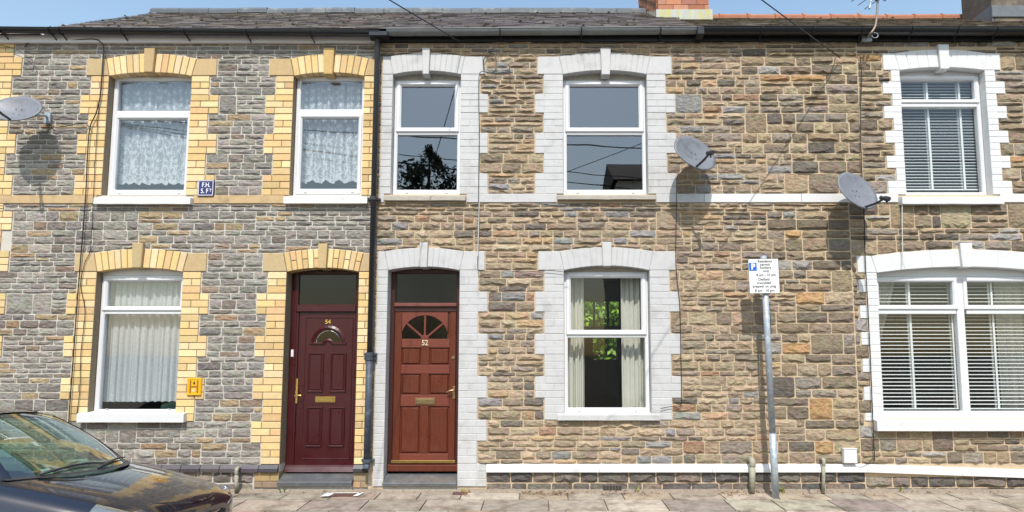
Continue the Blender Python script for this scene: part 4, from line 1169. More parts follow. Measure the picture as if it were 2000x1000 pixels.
def net(d, pytop, pybot, folds, amp, m, label, hemn, hema, nx=90):
    yb = YW + .13
    z0, z1 = UZ(pybot, yb), UZ(pytop, yb)
    c = cloth(d['L'] + .02, d['R'] - .01, z0, z1, yb, folds, amp, scal(hemn, hema), nx).build('net_curtain', m, smooth=True)
    tag(c, label, 'curtain', 'net curtains in the grey stone house')
    WORLD[c.name] = c.location.copy()
random.seed(5)
net(W1, 150, 361, 6, .018, M_LACE, 'flowered lace net curtain in the upstairs window next to the blue plate', 9, .03)
net(W2, 150, 358, 7, .022, M_LACE, 'flowered lace net curtain in the upstairs window above the maroon door', 5, .045)
net(W3, 540, 785, 11, .022, M_NET, 'plain pleated net curtain in the ground floor window of the grey house', 12, .014, 140)
def drape(p0, p1, q0, q1, yb, label, folds, skew=0):
    x0, x1 = UX(p0, (q0 + q1) / 2, yb), UX(p1, (q0 + q1) / 2, yb)
    mb = cloth(x0, x1, UZ(q1, yb), UZ(q0, yb), yb, folds, .03, None, 40, 12)
    if skew:
        zt_, zb_ = UZ(q0, yb), UZ(q1, yb)
        nv = []
        for (x, y_, z) in mb.v:
            v = max(0, min(1, (zt_ - z) / (zt_ - zb_)))
            if skew > 0: k = 1 - .95 * min(1, v * 1.5) ** 1.2; x = x0 + (x - x0) * max(.12, k)
            else: k = 1 - .95 * min(1, v * 1.2) ** 1.2; x = x1 - (x1 - x) * max(.12, k)
            nv.append((x, y_, z))
        mb.v = nv
    o = mb.build('curtain', M_CURTAIN, smooth=True)
    tag(o, label, 'curtain', 'cream curtains')
drape(1106, 1140, 533, 806, YW + .2, 'cream curtain at the downpipe side of the single ground floor window with white quoins', 3)
drape(1214, 1270, 533, 806, YW + .2, 'cream curtain at the signpost side of the single ground floor window with white quoins', 5)
drape(1708, 1752, 540, 760, YW + .28, 'cream curtain tied back at the signpost end of the wide window', 4, 1)
drape(1950, 2062, 540, 800, YW + .28, 'cream curtain tied back at the far end of the wide window', 7, 0)
def blind(x0, x1, z0, z1, yb, pitch, label, tapes, deg=9):
    b = thing('venetian_blind', ((x0 + x1) / 2, yb, z0), label, 'blind', 'white venetian blinds')
    MB().box(x0, x1, yb - .02, yb + .025, z1 - .03, z1).build('head_rail', M_BLIND, b)
    n = int((z1 - z0 - .04) / pitch); tilt = R(deg); hw = .019
    first = None
    for i in range(n):
        zc_ = z1 - .04 - (i + .5) * pitch
        if first is None:
            mb = MB(); pr = []
            for k in range(5):
                t = -1 + k * .5; pr.append((t * hw * math.cos(tilt), t * hw * math.sin(tilt) + .004 * (1 - t * t)))
            pr2 = [(a, c - .0022) for a, c in reversed(pr)]
            xprof(mb, x0 + .005, x1 - .005, [(yb + a, zc_ + c) for a, c in pr2 + pr])
            first = mb.build('slat', M_BLIND, b)
            base_z = zc_
        else:
            o = first.copy(); COL.objects.link(o); o.location = first.location.copy(); o.location.z += zc_ - base_z
    for t in tapes:
        for yy in (yb - .024, yb + .024):
            MB().box(t - .013, t + .013, yy - .0006, yy + .0006, z0, z1 - .03).build('ladder_tape', M_BLIND, b)
    MB().box(x0 + .003, x1 - .003, yb - .02, yb + .02, z0, z0 + .014).build('bottom_rail', M_BLIND, b)
yb = YW + .11
blind(UX(1756, 260, yb), UX(1938, 260, yb), UZ(372, yb), UZ(148, yb), yb, .0395, 'white venetian blind in the upstairs window with bright white quoins', (UX(1815, 300, yb), UX(1878, 300, yb)), 20)
blind(UX(1712, 680, yb), UX(1878, 680, yb), UZ(799, yb), UZ(545, yb), yb, .0455, 'white venetian blind in the light of the wide window nearer the signpost', (UX(1780, 700, yb), UX(1862, 700, yb)))
blind(UX(1884, 680, yb), UX(2062, 680, yb), UZ(799, yb), UZ(545, yb), yb, .0455, 'white venetian blind in the light of the wide window cut by the picture edge', (UX(1942, 700, yb), UX(2030, 700, yb)))

# ================================================================== ROOFS, GUTTERS, CHIMNEYS
YE = -.10
xe = UX(80, 53, YE); a_ = (300 - CX) / F_PX; b_ = (CY - 22) / F_PX
YR = xe / a_ * (math.cos(TILT) - b_ * math.sin(TILT)) - DIST
def roof(h, x0, x1, ye_px, yr_px, cols, seed, yr=None):
    random.seed(seed)
    ze, zr = UZ(ye_px, YE), UZ(yr_px, YR)
    r_ = MB().add([(x0, YE, ze - .03), (x1, YE, ze - .03), (x1, YR, zr - .03), (x0, YR, zr - .03), (x0, 2 * YR + .1, ze - .03), (x1, 2 * YR + .1, ze - .03)], [(0, 1, 2, 3), (3, 2, 5, 4)])
    # gable ends under the slates
    r_.add([(x0, .0, ze - .12), (x0, YR, zr - .05), (x0, 2 * YR, ze - .12), (x1, .0, ze - .12), (x1, YR, zr - .05), (x1, 2 * YR, ze - .12)], [(0, 1, 2), (5, 4, 3)])
    ro = r_.build('roof', M_PINE, h.root)
    sl = Vector((0, YR - YE, zr - ze)); ln = sl.length; d = sl / ln; nrm = Vector((0, -d.z, d.y))
    mb = MB(); nrow = int(ln / .105)
    for k in range(nrow):
        s0 = k * ln / nrow; s1 = s0 + ln / nrow * 1.9
        s1 = min(s1, ln)
        x = x0 - random.uniform(0, .2)
        while x < x1:
            w = random.uniform(.17, .26)
            a, b = max(x, x0) + .002, min(x + w, x1) - .002
            if b - a > .04:
                t = random.uniform(.004, .009); lift = random.uniform(.005, .013); sk = random.uniform(-.006, .006)
                p0 = Vector((0, YE, ze)) + d * (s0 + sk) + nrm * (lift + .004); p1 = Vector((0, YE, ze)) + d * s1 + nrm * .002
                c = jit(random.choice(cols), .2, .07)
                vs = [(a, p0.y, p0.z), (b, p0.y, p0.z + random.uniform(-.002, .002)), (b, p1.y, p1.z), (a, p1.y, p1.z)]
                q0 = p0 - nrm * t
                vs += [(a, q0.y, q0.z), (b, q0.y, q0.z)]
                mb.add(vs, [(0, 1, 2, 3), (4, 5, 1, 0)], c)
            x += w
    # flecks of moss along the courses
    for _ in range(int((x1 - x0) * 22)):
        x = random.uniform(x0, x1); k = random.randrange(nrow); s0 = k * ln / nrow
        s_ = random.uniform(.012, .035)
        p = Vector((x, YE, ze)) + d * (s0 + random.uniform(-.02, .05)) + nrm * .018
        c = random.choice([(.10, .085, .03), (.06, .05, .03), (.14, .12, .05), (.2, .18, .14)])
        vs = [p + Vector((-s_, 0, 0)), p + Vector((s_, 0, 0)), p + d * s_ * 1.2, p + nrm * s_ * .8]
        mb.add(vs, [(0, 1, 3), (1, 2, 3), (2, 0, 3)], c)
    tag(mb.build('slates', M_SLATE, ro), kind='stuff')
    return ro, ze, zr
SL1 = [(.16, .13, .112), (.14, .115, .10), (.18, .148, .125), (.20, .165, .13), (.115, .098, .09)]
SL2 = [(.155, .128, .12), (.13, .108, .105), (.17, .14, .13)]
SL3 = [(.18, .145, .11), (.14, .112, .085), (.23, .185, .135), (.155, .13, .10)]
ro1, ze1, zr1 = roof(A, xe, X_PARTY, 57, 26, SL1, 3)
ro2, ze2, zr2 = roof(B, X_PARTY, X_PARTY2, 57, 26, SL2, 4)
ro3, ze3, zr3 = roof(C, X_PARTY2, X_RIGHT + 3, 55, 37, SL3, 5)
# a low roof carries on past the verge
lo = MB().add([(X_LEFT - 4, YE, ze1 - .06), (xe - .005, YE, ze1 - .06), (xe - .005, 2 * YR, ze1 + .5), (X_LEFT - 4, 2 * YR, ze1 + .5)], [(0, 1, 2, 3)])
lo.build('low_roof', M_PINE, H54)
def ridge(ro, x0, x1, zr, m, wt, r_, lap, cols=None):
    n = max(1, round((x1 - x0) / wt)); proto = None
    for i in range(n):
        a, b = x0 + (x1 - x0) * i / n, x0 + (x1 - x0) * (i + 1) / n
        mb = MB(); seg = 6; k = random.uniform(-.006, .008)
        vs = []
        for x, rr in ((a + .003, r_ * (1.0)), (b - .003 if not lap else b - .035, r_ * 1.0), (b - .034, r_ * 1.18), (b + .004, r_ * 1.18)) if lap else ((a + .003, r_), (b - .003, r_)):
            for s in range(seg + 1):
                t = R(-20) + R(220) * s / seg
                vs.append((x, YR + rr * math.cos(t), zr - r_ * .15 + k + rr * math.sin(t) * .9))
        W = seg + 1; nl = len(vs) // W
        fs = [(l * W + s, l * W + s + 1, (l + 1) * W + s + 1, (l + 1) * W + s) for l in range(nl - 1) for s in range(seg)]
        mb.add(vs, fs).build('ridge_tile', m, ro, smooth=False)
M_RIDGE = mat('blue_grey_ridge', (.10, .115, .13), .5, .2, 6, .2, 30, .003, col2=(.2, .21, .21), c2scale=5)
random.seed(9)
ridge(ro1, xe, X_PARTY, zr1, M_RIDGE, .45, .10, False)
XCH = (UX(1285, 28, YR - .75), UX(1385, 28, YR - .75))
ridge(ro2, X_PARTY, XCH[0] - .05, zr2, M_RIDGE, .45, .10, False)
ridge(ro3, X_PARTY2, X_RIGHT + 2.9, zr3, M_TERRA, .44, .085, True)
# ---- chimneys
ych0, ych1 = YR - .75, YR + .85
def chimney(ro, x0, x1, y0, y1, z0, ztop, m, nb, cols):
    ch = MB().box(x0 + .01, x1 - .01, y0 + .01, y1 - .01, z0, ztop).build('chimney', M_BED, ro)
    return ch
zc0 = UZ(32, ych0); zct = zc0 + 1.5
ch1 = MB().box(XCH[0] + .008, XCH[1] - .008, ych0 + .008, ych1 - .008, zc0 - .5, zct).build('chimney', M_BED, H52)
RED = [(.38, .15, .085), (.43, .18, .10), (.33, .12, .07), (.46, .22, .14), (.3, .12, .085)]
random.seed(21)
zz = zc0 + .10; row = 0; chim = []
while zz < zct - .05:
    hgt = .083
    for face in range(4):
        a, b = ((XCH[0], XCH[1]) if face in (0, 1) else (ych0, ych1))
        p = a - (.11 if row % 2 else 0)
        while p < b - .01:
            p1 = min(p + .232, b); q0 = max(p, a)
            if p1 - q0 > .03:
                c = jit(random.choice(RED), .15); t = .006
                mb = MB()
                if face == 0: mb.box(q0 + .004, p1 - .004, ych0 - t, ych0 + .05, zz + .004, zz + hgt - .004, c)
                elif face == 1: mb.box(q0 + .004, p1 - .004, ych1 - .05, ych1 + t, zz + .004, zz + hgt - .004, c)
                elif face == 2: mb.box(XCH[0] - t, XCH[0] + .05, q0 + .06, p1 - .06 if p1 - q0 > .2 else p1 - .004, zz + .004, zz + hgt - .004, c)
                else: mb.box(XCH[1] - .05, XCH[1] + t, q0 + .06, p1 - .06 if p1 - q0 > .2 else p1 - .004, zz + .004, zz + hgt - .004, c)
                chim.append((1.0 / (1 + zz) + (1 if face in (0, 2) else 0), mb))
            p += .232
    zz += hgt; row += 1
pieces(ch1, 'brick', 'brickwork', chim, M_REDBRICK, 150)
fl = MB().rect(XCH[0] - .03, XCH[1] + .05, zc0 - .06, zc0 + .10, ych0 - .02, ych0 + .004, .004); fl.build('flashing', M_LEAD, ch1)
for i in range(5):
    ya = ych0 + .02 + i * .16; zs_ = zc0 - .05 + (ya - ych0) * .6
    MB().add([(XCH[0] - .014, ya, zs_ - .05), (XCH[0] - .014, ya + .15, zs_ + .04), (XCH[0] - .014, ya + .15, zs_ + .20), (XCH[0] - .014, ya, zs_ + .15), (XCH[0] - .02, ya, zs_ + .15), (XCH[0] - .02, ya, zs_ - .05)], [(3, 2, 1, 0), (3, 0, 5, 4)]).build('flashing', M_LEAD, ch1)
x20, x21 = UX(1940, 25, ych0), UX(2090, 25, ych0); z20 = UZ(29, ych0)
M_DRENDER = mat('dark_chimney_render', (.12, .095, .075), .9, .3, 8, .5, 30, .01, col2=(.22, .18, .13), c2scale=3)
ch2 = MB().rect(x20, x21, z20 - .4, z20 + 1.4, ych0, ych0 + .62, .02).build('chimney', M_DRENDER, H50)
MB().rect(x20 - .03, x21 + .03, z20 - .04, z20 + .14, ych0 - .02, ych0 + .003, .004).build('flashing', mat('dark_lead', (.14, .15, .16), .45, .2, 12, .3, 25, .005), ch2)
MB().box(x20 - .02, x20 - .002, ych0, ych0 + .6, z20 - .2, z20 + .16).build('flashing', MATS['dark_lead'], ch2)
# ---- fascias and gutters
def gutter(h, p0, p1, pys, r_, m, name='gutter', brackets=(), y=-.125, bm=None):
    x0, x1 = UX(p0, pys[0], y), UX(p1, pys[1], y)
    z0, z1 = UZ(pys[0], y), UZ(pys[1], y)
    mb = MB(); seg = 10; vs = []
    for x, z in ((x0, z0), (x1, z1)):
        for k in range(seg + 1):
            t = R(180) + R(180) * k / seg
            vs.append((x, y + r_ * math.cos(t), z + r_ * math.sin(t) * .95))
        for k in range(seg, -1, -1):
            t = R(180) + R(180) * k / seg
            vs.append((x, y + (r_ - .006) * math.cos(t), z + (r_ - .006) * math.sin(t) * .95))
    q = 2 * (seg + 1)
    fs = [(k, (k + 1) % q, q + (k + 1) % q, q + k) for k in range(q)] + [tuple(range(q - 1, -1, -1)), tuple(range(q, 2 * q))]
    mb.add(vs, fs)
    # rolled lip
    mb.tube([(x0, y - r_, z0), (x1, y - r_, z1)], .007, 8)
    g = mb.build(name, m, h.root)
    for b_ in brackets:
        xb = UX(b_, pys[0], y); zb_ = z0 + (z1 - z0) * (xb - x0) / (x1 - x0)
        k = MB(); pts = [(xb, y + (r_ + .006) * math.cos(R(180) + R(180) * i / 8), zb_ + (r_ + .006) * math.sin(R(180) + R(180) * i / 8) * .95) for i in range(9)]
        k.tube(pts, .009, 6); k.tube([(xb + .0, y + .02, zb_ - r_ * .9), (xb + .02, -.04, zb_ - r_ - .05)], .008, 6)
        k.build('gutter_bracket', bm or m, g)
    return x0, x1, z0, z1
random.seed(2)
def fascia(h, x0, x1, pa, pb, y, m):
    MB().rect(x0, x1, UZ(pb, y), UZ(pa, y), y, .015, .004).build('fascia', m, h.root)
fascia(A, X_LEFT - 4, X_PARTY - .002, 58, 83, -.05, M_FASCIA_W)
fascia(B, X_PARTY + .002, X_PARTY2 - .002, 56, 80.5, -.05, M_FASCIA_B)
fascia(C, X_PARTY2 + .002, X_RIGHT + 3, 54, 79, -.05, M_FASCIA_B)
gutter(A, -700, 742, (50, 64), .052, M_BLACKPL, brackets=(5, 100, 120, 240, 363, 483, 608))
gutter(B, 757, 1366, (61, 57.5), .062, M_GREYGUT, brackets=(977, 1135, 1289), bm=M_BLACKPL)
gutter(C, 1370, 2200, (57, 59), .075, M_BLACKPL, brackets=(1485, 1585, 1680, 1777, 1866, 1942))
MB().rect(UX(720, 64, -.18), UX(757, 64, -.18), UZ(70, -.18), UZ(60.5, -.18), -.185, -.06, .008).build('gutter_outlet', M_BLACKPL, H54)
mj = MB().rect(UX(1362, 57, -.2), UX(1376, 57, -.2), UZ(67, -.2), UZ(51, -.2), -.205, -.055, .008); mj.build('gutter_joint', M_BLACKPL, H52)

# ---- downpipe
xdp = UX(727, 500, -.075); ydp = -.078
dp = thing('drainpipe', (xdp, ydp, UZ(910, ydp)), 'black drainpipe running down between the yellow brick and the white brick jambs', 'drainpipe')
zj = UZ(690, ydp); zt_ = UZ(74, ydp)
MB().tube([(xdp, ydp, zj - .02), (xdp, ydp, zt_ - .04), (xdp + .0, -.10, zt_ + .01), (xdp + .0, -.125, zt_ + .06)], .034, 14).build('upper_pipe', mat('dark_grey_pipe', (.035, .037, .042), .4, .15, 6, .05), dp, smooth=True)
MB().tube([(xdp, ydp, UZ(905, ydp)), (xdp, ydp, zj)], .041, 14).build('lower_pipe', M_IRON, dp, smooth=True)
MB().tube(spline([(xdp, ydp, UZ(900, ydp)), (xdp, ydp - .005, UZ(908, ydp)), (xdp + .0, ydp - .04, UZ(913, ydp)), (xdp, ydp - .07, UZ(917, ydp))], 4), .037, 14, cap=False).build('shoe', M_IRON, dp, smooth=True)
MB().tube([(xdp, ydp - .068, UZ(916.6, ydp)), (xdp, ydp - .066, UZ(916.4, ydp))], .031, 14).build('outlet', M_INK, dp)
for pz, m in ((388, M_DARKPL), (692, M_IRON), (700, M_IRON), (900, M_IRON)):
    z = UZ(pz, ydp); k = MB().tube([(xdp, ydp, z - .022), (xdp, ydp, z + .022)], .048, 14)
    k.box(xdp - .075, xdp + .075, -.045, -.02, z - .016, z + .016); k.tube([(xdp - .065, -.04, z), (xdp - .065, -.062, z)], .009, 6); k.tube([(xdp + .065, -.04, z), (xdp + .065, -.062, z)], .009, 6)
    k.build('collar', m, dp)

# ================================================================== THINGS ON THE WALL
def dish(c, n, w, hgt, label, foot, lnb_logo=False, roll=0.0, drop=.30):
    c = Vector(c); n = Vector(n).normalized()
    up = (Vector((0, 0, 1)) - n * n.z).normalized(); rt = up.cross(n) * -1
    rt = n.cross(up) * -1
    rt = up.cross(n).normalized()
    up, rt = up * math.cos(roll) + rt * math.sin(roll), rt * math.cos(roll) - up * math.sin(roll)
    t = thing('satellite_dish', (c.x, 0, c.z - hgt / 2), label, 'satellite dish', 'satellite dishes on the front walls')
    rings, seg = 7, 36; vs = [c]; vs2 = []
    depth = .045
    for k in range(1, rings + 1):
        f = k / rings
        for s in range(seg):
            a = 2 * math.pi * s / seg
            vs.append(c + rt * (w / 2 * f * math.cos(a)) + up * (hgt / 2 * f * math.sin(a)) + n * depth * f * f)
    fs = [(0, 1 + s, 1 + (s + 1) % seg) for s in range(seg)]
    for k in range(rings - 1):
        for s in range(seg):
            a, b = 1 + k * seg + s, 1 + k * seg + (s + 1) % seg
            fs.append((a, a + seg, b + seg, b))
    m = len(vs)
    back = [v - n * .012 for v in vs]
    fb = [tuple(m + i for i in reversed(f)) for f in fs]
    rim = [(1 + (rings - 1) * seg + s, m + 1 + (rings - 1) * seg + s, m + 1 + (rings - 1) * seg + (s + 1) % seg, 1 + (rings - 1) * seg + (s + 1) % seg) for s in range(seg)]
    MB().add(vs + back, fs + fb + rim).build('reflector', M_DISH, t, smooth=True)
    low = c - up * hgt * .44 + n * .03
    tip = low + (n - Vector((0, 0, drop))).normalized() * .27
    MB().tube([low, low + (tip - low) * .5 - up * .012, tip], [.013, .014, .012], 8).build('feed_arm', M_DARKPL, t)
    to = (c - tip).normalized()
    l = MB().tube([tip - to * .055, tip - to * .02, tip + to * .0, tip + to * .035, tip + to * .06], [.026, .03, .028, .017, .024], 14); l.tube([tip - up * .005, tip - up * .07], .011, 8)
    ln = l.build('receiver', M_DARKPL, t)
    if lnb_logo:
        MB().obox(tip - to * .056, rt, up, to, .016, .012, .001).build('receiver_label', M_ENAMELW, ln)
    bolts = MB()
    for dx, dz in ((-.03, .02), (.03, .02), (-.03, -.06), (.03, -.06)):
        q = c + rt * dx + up * dz + n * .003; bolts.tube([q, q + n * .006], .006, 6)
    tag(bolts.build('bolts', M_DARKPL, t), kind='stuff')
    # arm to the wall
    f = Vector(foot); bk = c - n * .03
    br = MB().tube(spline([bk, bk - n * .07, Vector((f.x, -.12, f.z)), Vector((f.x, -.03, f.z))], 5), .016, 10)
    br.obox(f + Vector((0, -.03, 0)), (1, 0, 0), (0, 1, 0), (0, 0, 1), .04, .012, .07); br.obox(bk - n * .015, rt, up, n, .035, .05, .02)
    br.build('wall_bracket', M_GALV, t)
    return t
nD = (.30, -.84, .42)
dish(U(36, 217, -.33), (.12, -.80, .42), .54, .43, 'grey satellite dish with its receiver at the picture edge beside the lace-curtained windows', U(97, 232, 0), True)
dish(U(1354, 303, -.30), (.36, -.84, .40), .58, .51, 'grey satellite dish beside the white quoins of the upstairs window above the signpost', U(1350, 315, 0), roll=R(14), drop=.08)
dish(U(1670, 376, -.30), (.30, -.86, .42), .55, .55, 'grey satellite dish over the white band near the wide window', U(1690, 385, 0))

def cable(pxs, y, r_, m, label, name='cable', group=None, world=False):
    pts = [U(a, b, y if len(q) == 0 else q[0]) for a, b, *q in pxs]
    o = MB().tube(spline(pts, 5), r_, 6).build(name, m)
    tag(o, label, 'cable', group); return o
G = 'cables clipped to the walls'
cable([(48, 92), (60, 81), (85, 80.5), (122, 80), (180, 76, -.055), (196, 82, -.055), (203, 95), (200, 130), (197, 180), (188, 220), (176, 248), (171, 300), (168, 370), (163, 440), (158, 500), (150, 600), (143, 700), (137, 780), (134, 830)], -.04, .0065, M_CABLE, 'thick black cable running the full height of the grey house past the yellow quoins', group=G)
cable([(202, 95), (199, 140), (194, 200), (188, 280), (183, 370), (180, 440), (176, 490), (165, 515), (158, 560), (166, 610), (158, 690), (156, 760), (150, 808)], -.03, .0038, M_CABLE, 'thin dark cable wandering down the yellow quoins to the ground floor sill', group=G)
cable([(0, 88), (30, 96), (55, 112), (66, 124), (64, 140)], -.045, .004, M_CABLE, 'short dark cable looping down from the white fascia at the corner', group=G)
cable([(95, 236), (105, 248), (130, 246), (160, 240), (172, 245), (178, 252)], -.04, .005, M_CABLE, 'black lead curving from the first satellite dish to the thick cable', group=G)
cable([(965, 95), (945, 104), (944, 128), (947, 140), (966, 140), (968, 112), (952, 103), (945, 120), (946, 138), (936, 146), (935, 200), (936, 260), (935, 330), (934.5, 400), (934, 460), (933, 520), (936, 529), (946, 528)], -.05, .0042, M_CABLE, 'dark cable looped at the eaves then down beside the narrow white-quoined window', group=G)
cable([(936, 395), (935, 430), (934, 470), (933, 500)], -.06, .0055, M_CABLEW, 'pale cable length below the white band near the brown door', group=G)
cable([(1342, 330), (1326, 341), (1322, 352), (1321, 420), (1320, 500), (1322, 540), (1328, 600), (1330, 700), (1331, 780), (1326, 794), (1310, 794), (1290, 798)], -.04, .0045, M_CABLE, 'black cable dropping from the middle satellite dish to the ground floor window corner', group=G)
cable([(1000, 530), (1030, 531), (1065, 528), (1100, 531), (1110, 536)], -.04, .004, M_CABLE, 'short cable crossing the stone under the arch end of the ground floor window', group=G)
cable([(1680, 110), (1683, 150), (1681, 200), (1681, 260), (1683, 330), (1686, 380), (1688, 430), (1689, 480), (1691, 530), (1694, 580), (1697, 640), (1700, 700), (1703, 780), (1706, 850), (1708, 900)], -.045, .006, M_CABLE, 'long black cable from the eaves behind the last satellite dish to the plinth', group=G)
cable([(1762, 390), (1762, 440), (1763, 490), (1763, 520)], -.055, .0055, M_CABLEW, 'white cable dropping from the upstairs sill to the wide window arch', group=G)
cable([(1708, 890), (1695, 905), (1682, 912), (1672, 909)], -.05, .003, M_CABLE, 'thin wire looping from the white box to the long black cable', group=G)
cable([(1632, 112), (1625, 135), (1612, 155), (1590, 180), (1576, 200)], -.045, .003, M_CABLE, 'thin wire trailing down the stone from the right-hand overhead wire', group=G)
cable([(993, 124), (995, 135), (996, 152), (995, 161)], -.045, .005, mat('rusty_hook', (.12, .05, .03), .9, .2, 20, 0), 'short rusty iron hook in the stone between the two white upstairs windows', 'iron_hook', group=G)

# overhead service wires come from a pole across the road
POLE = Vector((-2.6, -9.6, 0)); PT = 8.4
def wire(p0, p1, sag, label, r_=.0065):
    p0, p1 = Vector(p0), Vector(p1); pts = []
    for i in range(25):
        t = i / 24; pts.append(p0.lerp(p1, t) - Vector((0, 0, sag * 4 * t * (1 - t))))
    tag(MB().tube(pts, r_, 5).build('overhead_wire', M_CABLE), label, 'wire', 'overhead wires')
a1 = U(901, 83, -.06)
# continue the sight line seen in the photograph: through (770,0) some way out
wire(a1, U(770, 0, -1.5) + (U(770, 0, -1.5) - a1) * 4.6, .05, 'overhead wire reaching the eaves above the narrow white-quoined window')
a2 = U(1640, 112, -.05); e2 = U(1495, 0, -1.5)
wire(a2, e2 + (e2 - a2) * 4.6, .05, 'overhead wire reaching the stone wall near the aerial')
# signs ---------------------------------------------------------------------------------------
xs0, xs1, zs0, zs1 = UX(389, 368), UX(420, 368), UZ(384), UZ(353)
pl = thing('hydrant_plate', ((xs0 + xs1) / 2, -.03, zs0), 'small blue enamel plate lettered F.H. beside the upstairs sill', 'plate')
MB().rect(xs0, xs1, zs0, zs1, -.032, -.015, .003).build('plate', M_ENAMEL, pl)
MB().ring(xs0 + .006, xs1 - .006, zs0 + .006, zs1 - .006, .008, -.0335, -.030, .0005).build('border', M_ENAMELW, pl)
xm, hh = (xs0 + xs1) / 2, zs1 - zs0
for s, dx, dz, sz in (('F.H.', .004, .68, .088), ('5. F', -.012, .30, .088), ('T', .062, .345, .055)):
    moved(text_mb(s, sz * .92, 'CENTER', .0015, .001), (xm + dx, -.0335, zs0 + hh * dz), .8, 1.0).build('lettering', M_ENAMELW, pl)
xs0, xs1, zs0, zs1 = UX(368, 755), UX(396, 755), UZ(772), UZ(738)
pl = thing('hydrant_marker', ((xs0 + xs1) / 2, -.03, zs0), 'yellow hydrant marker plate with a raised H on the yellow quoins', 'plate')
MB().rect(xs0, xs1, zs0, zs1, -.034, -.012, .006).build('plate', M_YELLOW, pl)
w_, h_ = xs1 - xs0, zs1 - zs0
MB().ring(xs0 + .006, xs1 - .006, zs0 + .006, zs1 - .006, .014, -.038, -.033, .002).build('border', M_YELLOW, pl)
M_OCHRE = mat('ochre_letter', (.30, .12, .01), .6, .1, 10, 0)
for (a, b, c, d_) in ((.2, .3, .14, .86), (.7, .8, .14, .86), (.3, .7, .46, .54)):
    MB().rect(xs0 + w_ * a, xs0 + w_ * b, zs0 + h_ * c, zs0 + h_ * d_, -.037, -.033, .001).build('raised_letter', M_OCHRE, pl)
for s, dz in (('4', .70), ('6', .30)):
    moved(text_mb(s, .055, 'CENTER', .001, .001), (xs0 + w_ * .5, -.0375, zs0 + h_ * dz)).build('numeral', M_INK if s == '4' else M_ENAMELW, pl)
# parking sign on its post; the post leans a touch
YP = -.30
pb_, pt_ = U(1515, 968, YP), U(1491, 500, YP)
pb_.z = pave_z(YP)
sg = thing('parking_sign', pb_, 'white residents parking sign with blue P on a grey steel post', 'sign')
ax = (pt_ - pb_).normalized()
MB().tube([pb_, pb_ + (pt_ - pb_) * .26], .040, 18).build('post_base', M_GALV, sg, smooth=True)
MB().tube([pb_ + (pt_ - pb_) * .262, pt_], .036, 18).build('post', M_GALV, sg, smooth=True)
MB().tube([pt_ - ax * .002, pt_ + ax * .004], .0375, 18).build('post_cap', M_GALV, sg)
cs = U(1492, 539, YP - .05); wS = (UX(1521.5, 539, YP - .05) - UX(1462, 539, YP - .05)) / 2; hS = (UZ(505, YP - .05) - UZ(573, YP - .05)) / 2
rx = Vector((1, 0, -.015)).normalized(); uz = Vector((-.045, 0, 1)).normalized(); uz = Vector((ax.x, 0, ax.z)).normalized(); rx = Vector((uz.z, 0, -uz.x)); yy = Vector((0, 1, 0))
def on_sign(mb, dx, dz, y): # local x,z -> the sign's leaning plane
    r = MB(); r.f = mb.f; r.c = mb.c
    r.v = [tuple(cs + rx * (x + dx) + uz * (z + dz) + yy * (yv + y)) for x, yv, z in mb.v]; return r
on_sign(MB().rect(-wS, wS, -hS, hS, -.003, .003, .002, back=True), 0, 0, 0).build('sign_plate', M_SIGNW, sg)
on_sign(MB().ring(-wS, wS, -hS, hS, .004, -.0042, -.0032, .0003), 0, 0, 0).build('sign_border', M_INK, sg)
bx, bz, bs = -wS * .70, hS * .62, wS * .25
on_sign(MB().rect(-bs, bs, -bs * 1.08, bs * 1.08, -.0042, -.003, .0005), bx, bz * .86, 0).build('parking_symbol', M_SIGNBLUE, sg)
on_sign(text_mb('P', bs * 2.1, 'CENTER', .004, .0004), bx + .002, bz * .86, -.0048).build('lettering', M_SIGNW, sg)
for s, dx, dz, sz in (('Residents', .10, .84, .042), ('permit', .10, .65, .042), ('holders', .12, .47, .042), ('only', .14, .28, .042), ('8 am - 10 pm', .14, .05, .041), ('Deiliaid', -.02, -.20, .042), ('trwydded', -.02, -.40, .042), ('breswyl yn unig', -.02, -.60, .042), ('8 am - 10 pm', 0, -.84, .041)):
    on_sign(text_mb(s, sz, 'CENTER', .0007, .0003, 1.03), dx * wS, dz * hS, -.0042).build('lettering', M_INK, sg)
for dz in (.5, -.5):
    q = cs + uz * hS * dz + yy * .04
    MB().obox(q, rx, yy, uz, .05, .03, .012).build('clamp', M_GALV, sg)
# little pipes and boxes at the foot of the wall
def stub(px, py0, py1, y, r_, label, capm=None):
    b, t = U(px - .5, py1, y), U(px + .5, py0, y); b.z = max(b.z, -.01)
    o = thing('overflow_pipe', b, label, 'pipe', 'overflow pipes at the foot of the wall')
    MB().tube([b, t - Vector((0, 0, .07))], r_, 12).build('pipe', M_OVERFLOW, o, smooth=True)
    MB().tube(spline([t - Vector((0, 0, .07)), t - Vector((0, 0, .01)), t + Vector((0, .05, .0)), t + Vector((0, -y + .02, -.005))], 4), r_ * 1.06, 12).build('elbow', M_OVERFLOW, o, smooth=True)
stub(462, 915, 963, -.10, .020, 'stubby pale overflow pipe at the foot of the wall near the car bonnet')
stub(1469, 899, 962, -.11, .034, 'thick mossy overflow pipe beside the signpost foot')
stub(1608, 897, 963, -.09, .019, 'thin overflow pipe between the signpost and the white box')
x0, x1, z0, z1 = UX(1648, 892, -.07), UX(1674, 892, -.07), UZ(905, -.07), UZ(878, -.07)
bxo = thing('junction_box', ((x0 + x1) / 2, -.05, z0), 'small white plastic box on the wall above the plinth', 'box')
MB().rect(x0, x1, z0, z1, -.08, -.02, .008).build('body', M_UPVC, bxo)
lid = MB().rect(x0 - .003, x1 + .003, z1 + .001, z1 + .012, -.084, -.02, .004)
lid.build('lid', M_UPVC, bxo)
x0, x1 = UX(1177, 950), UX(1213, 950)
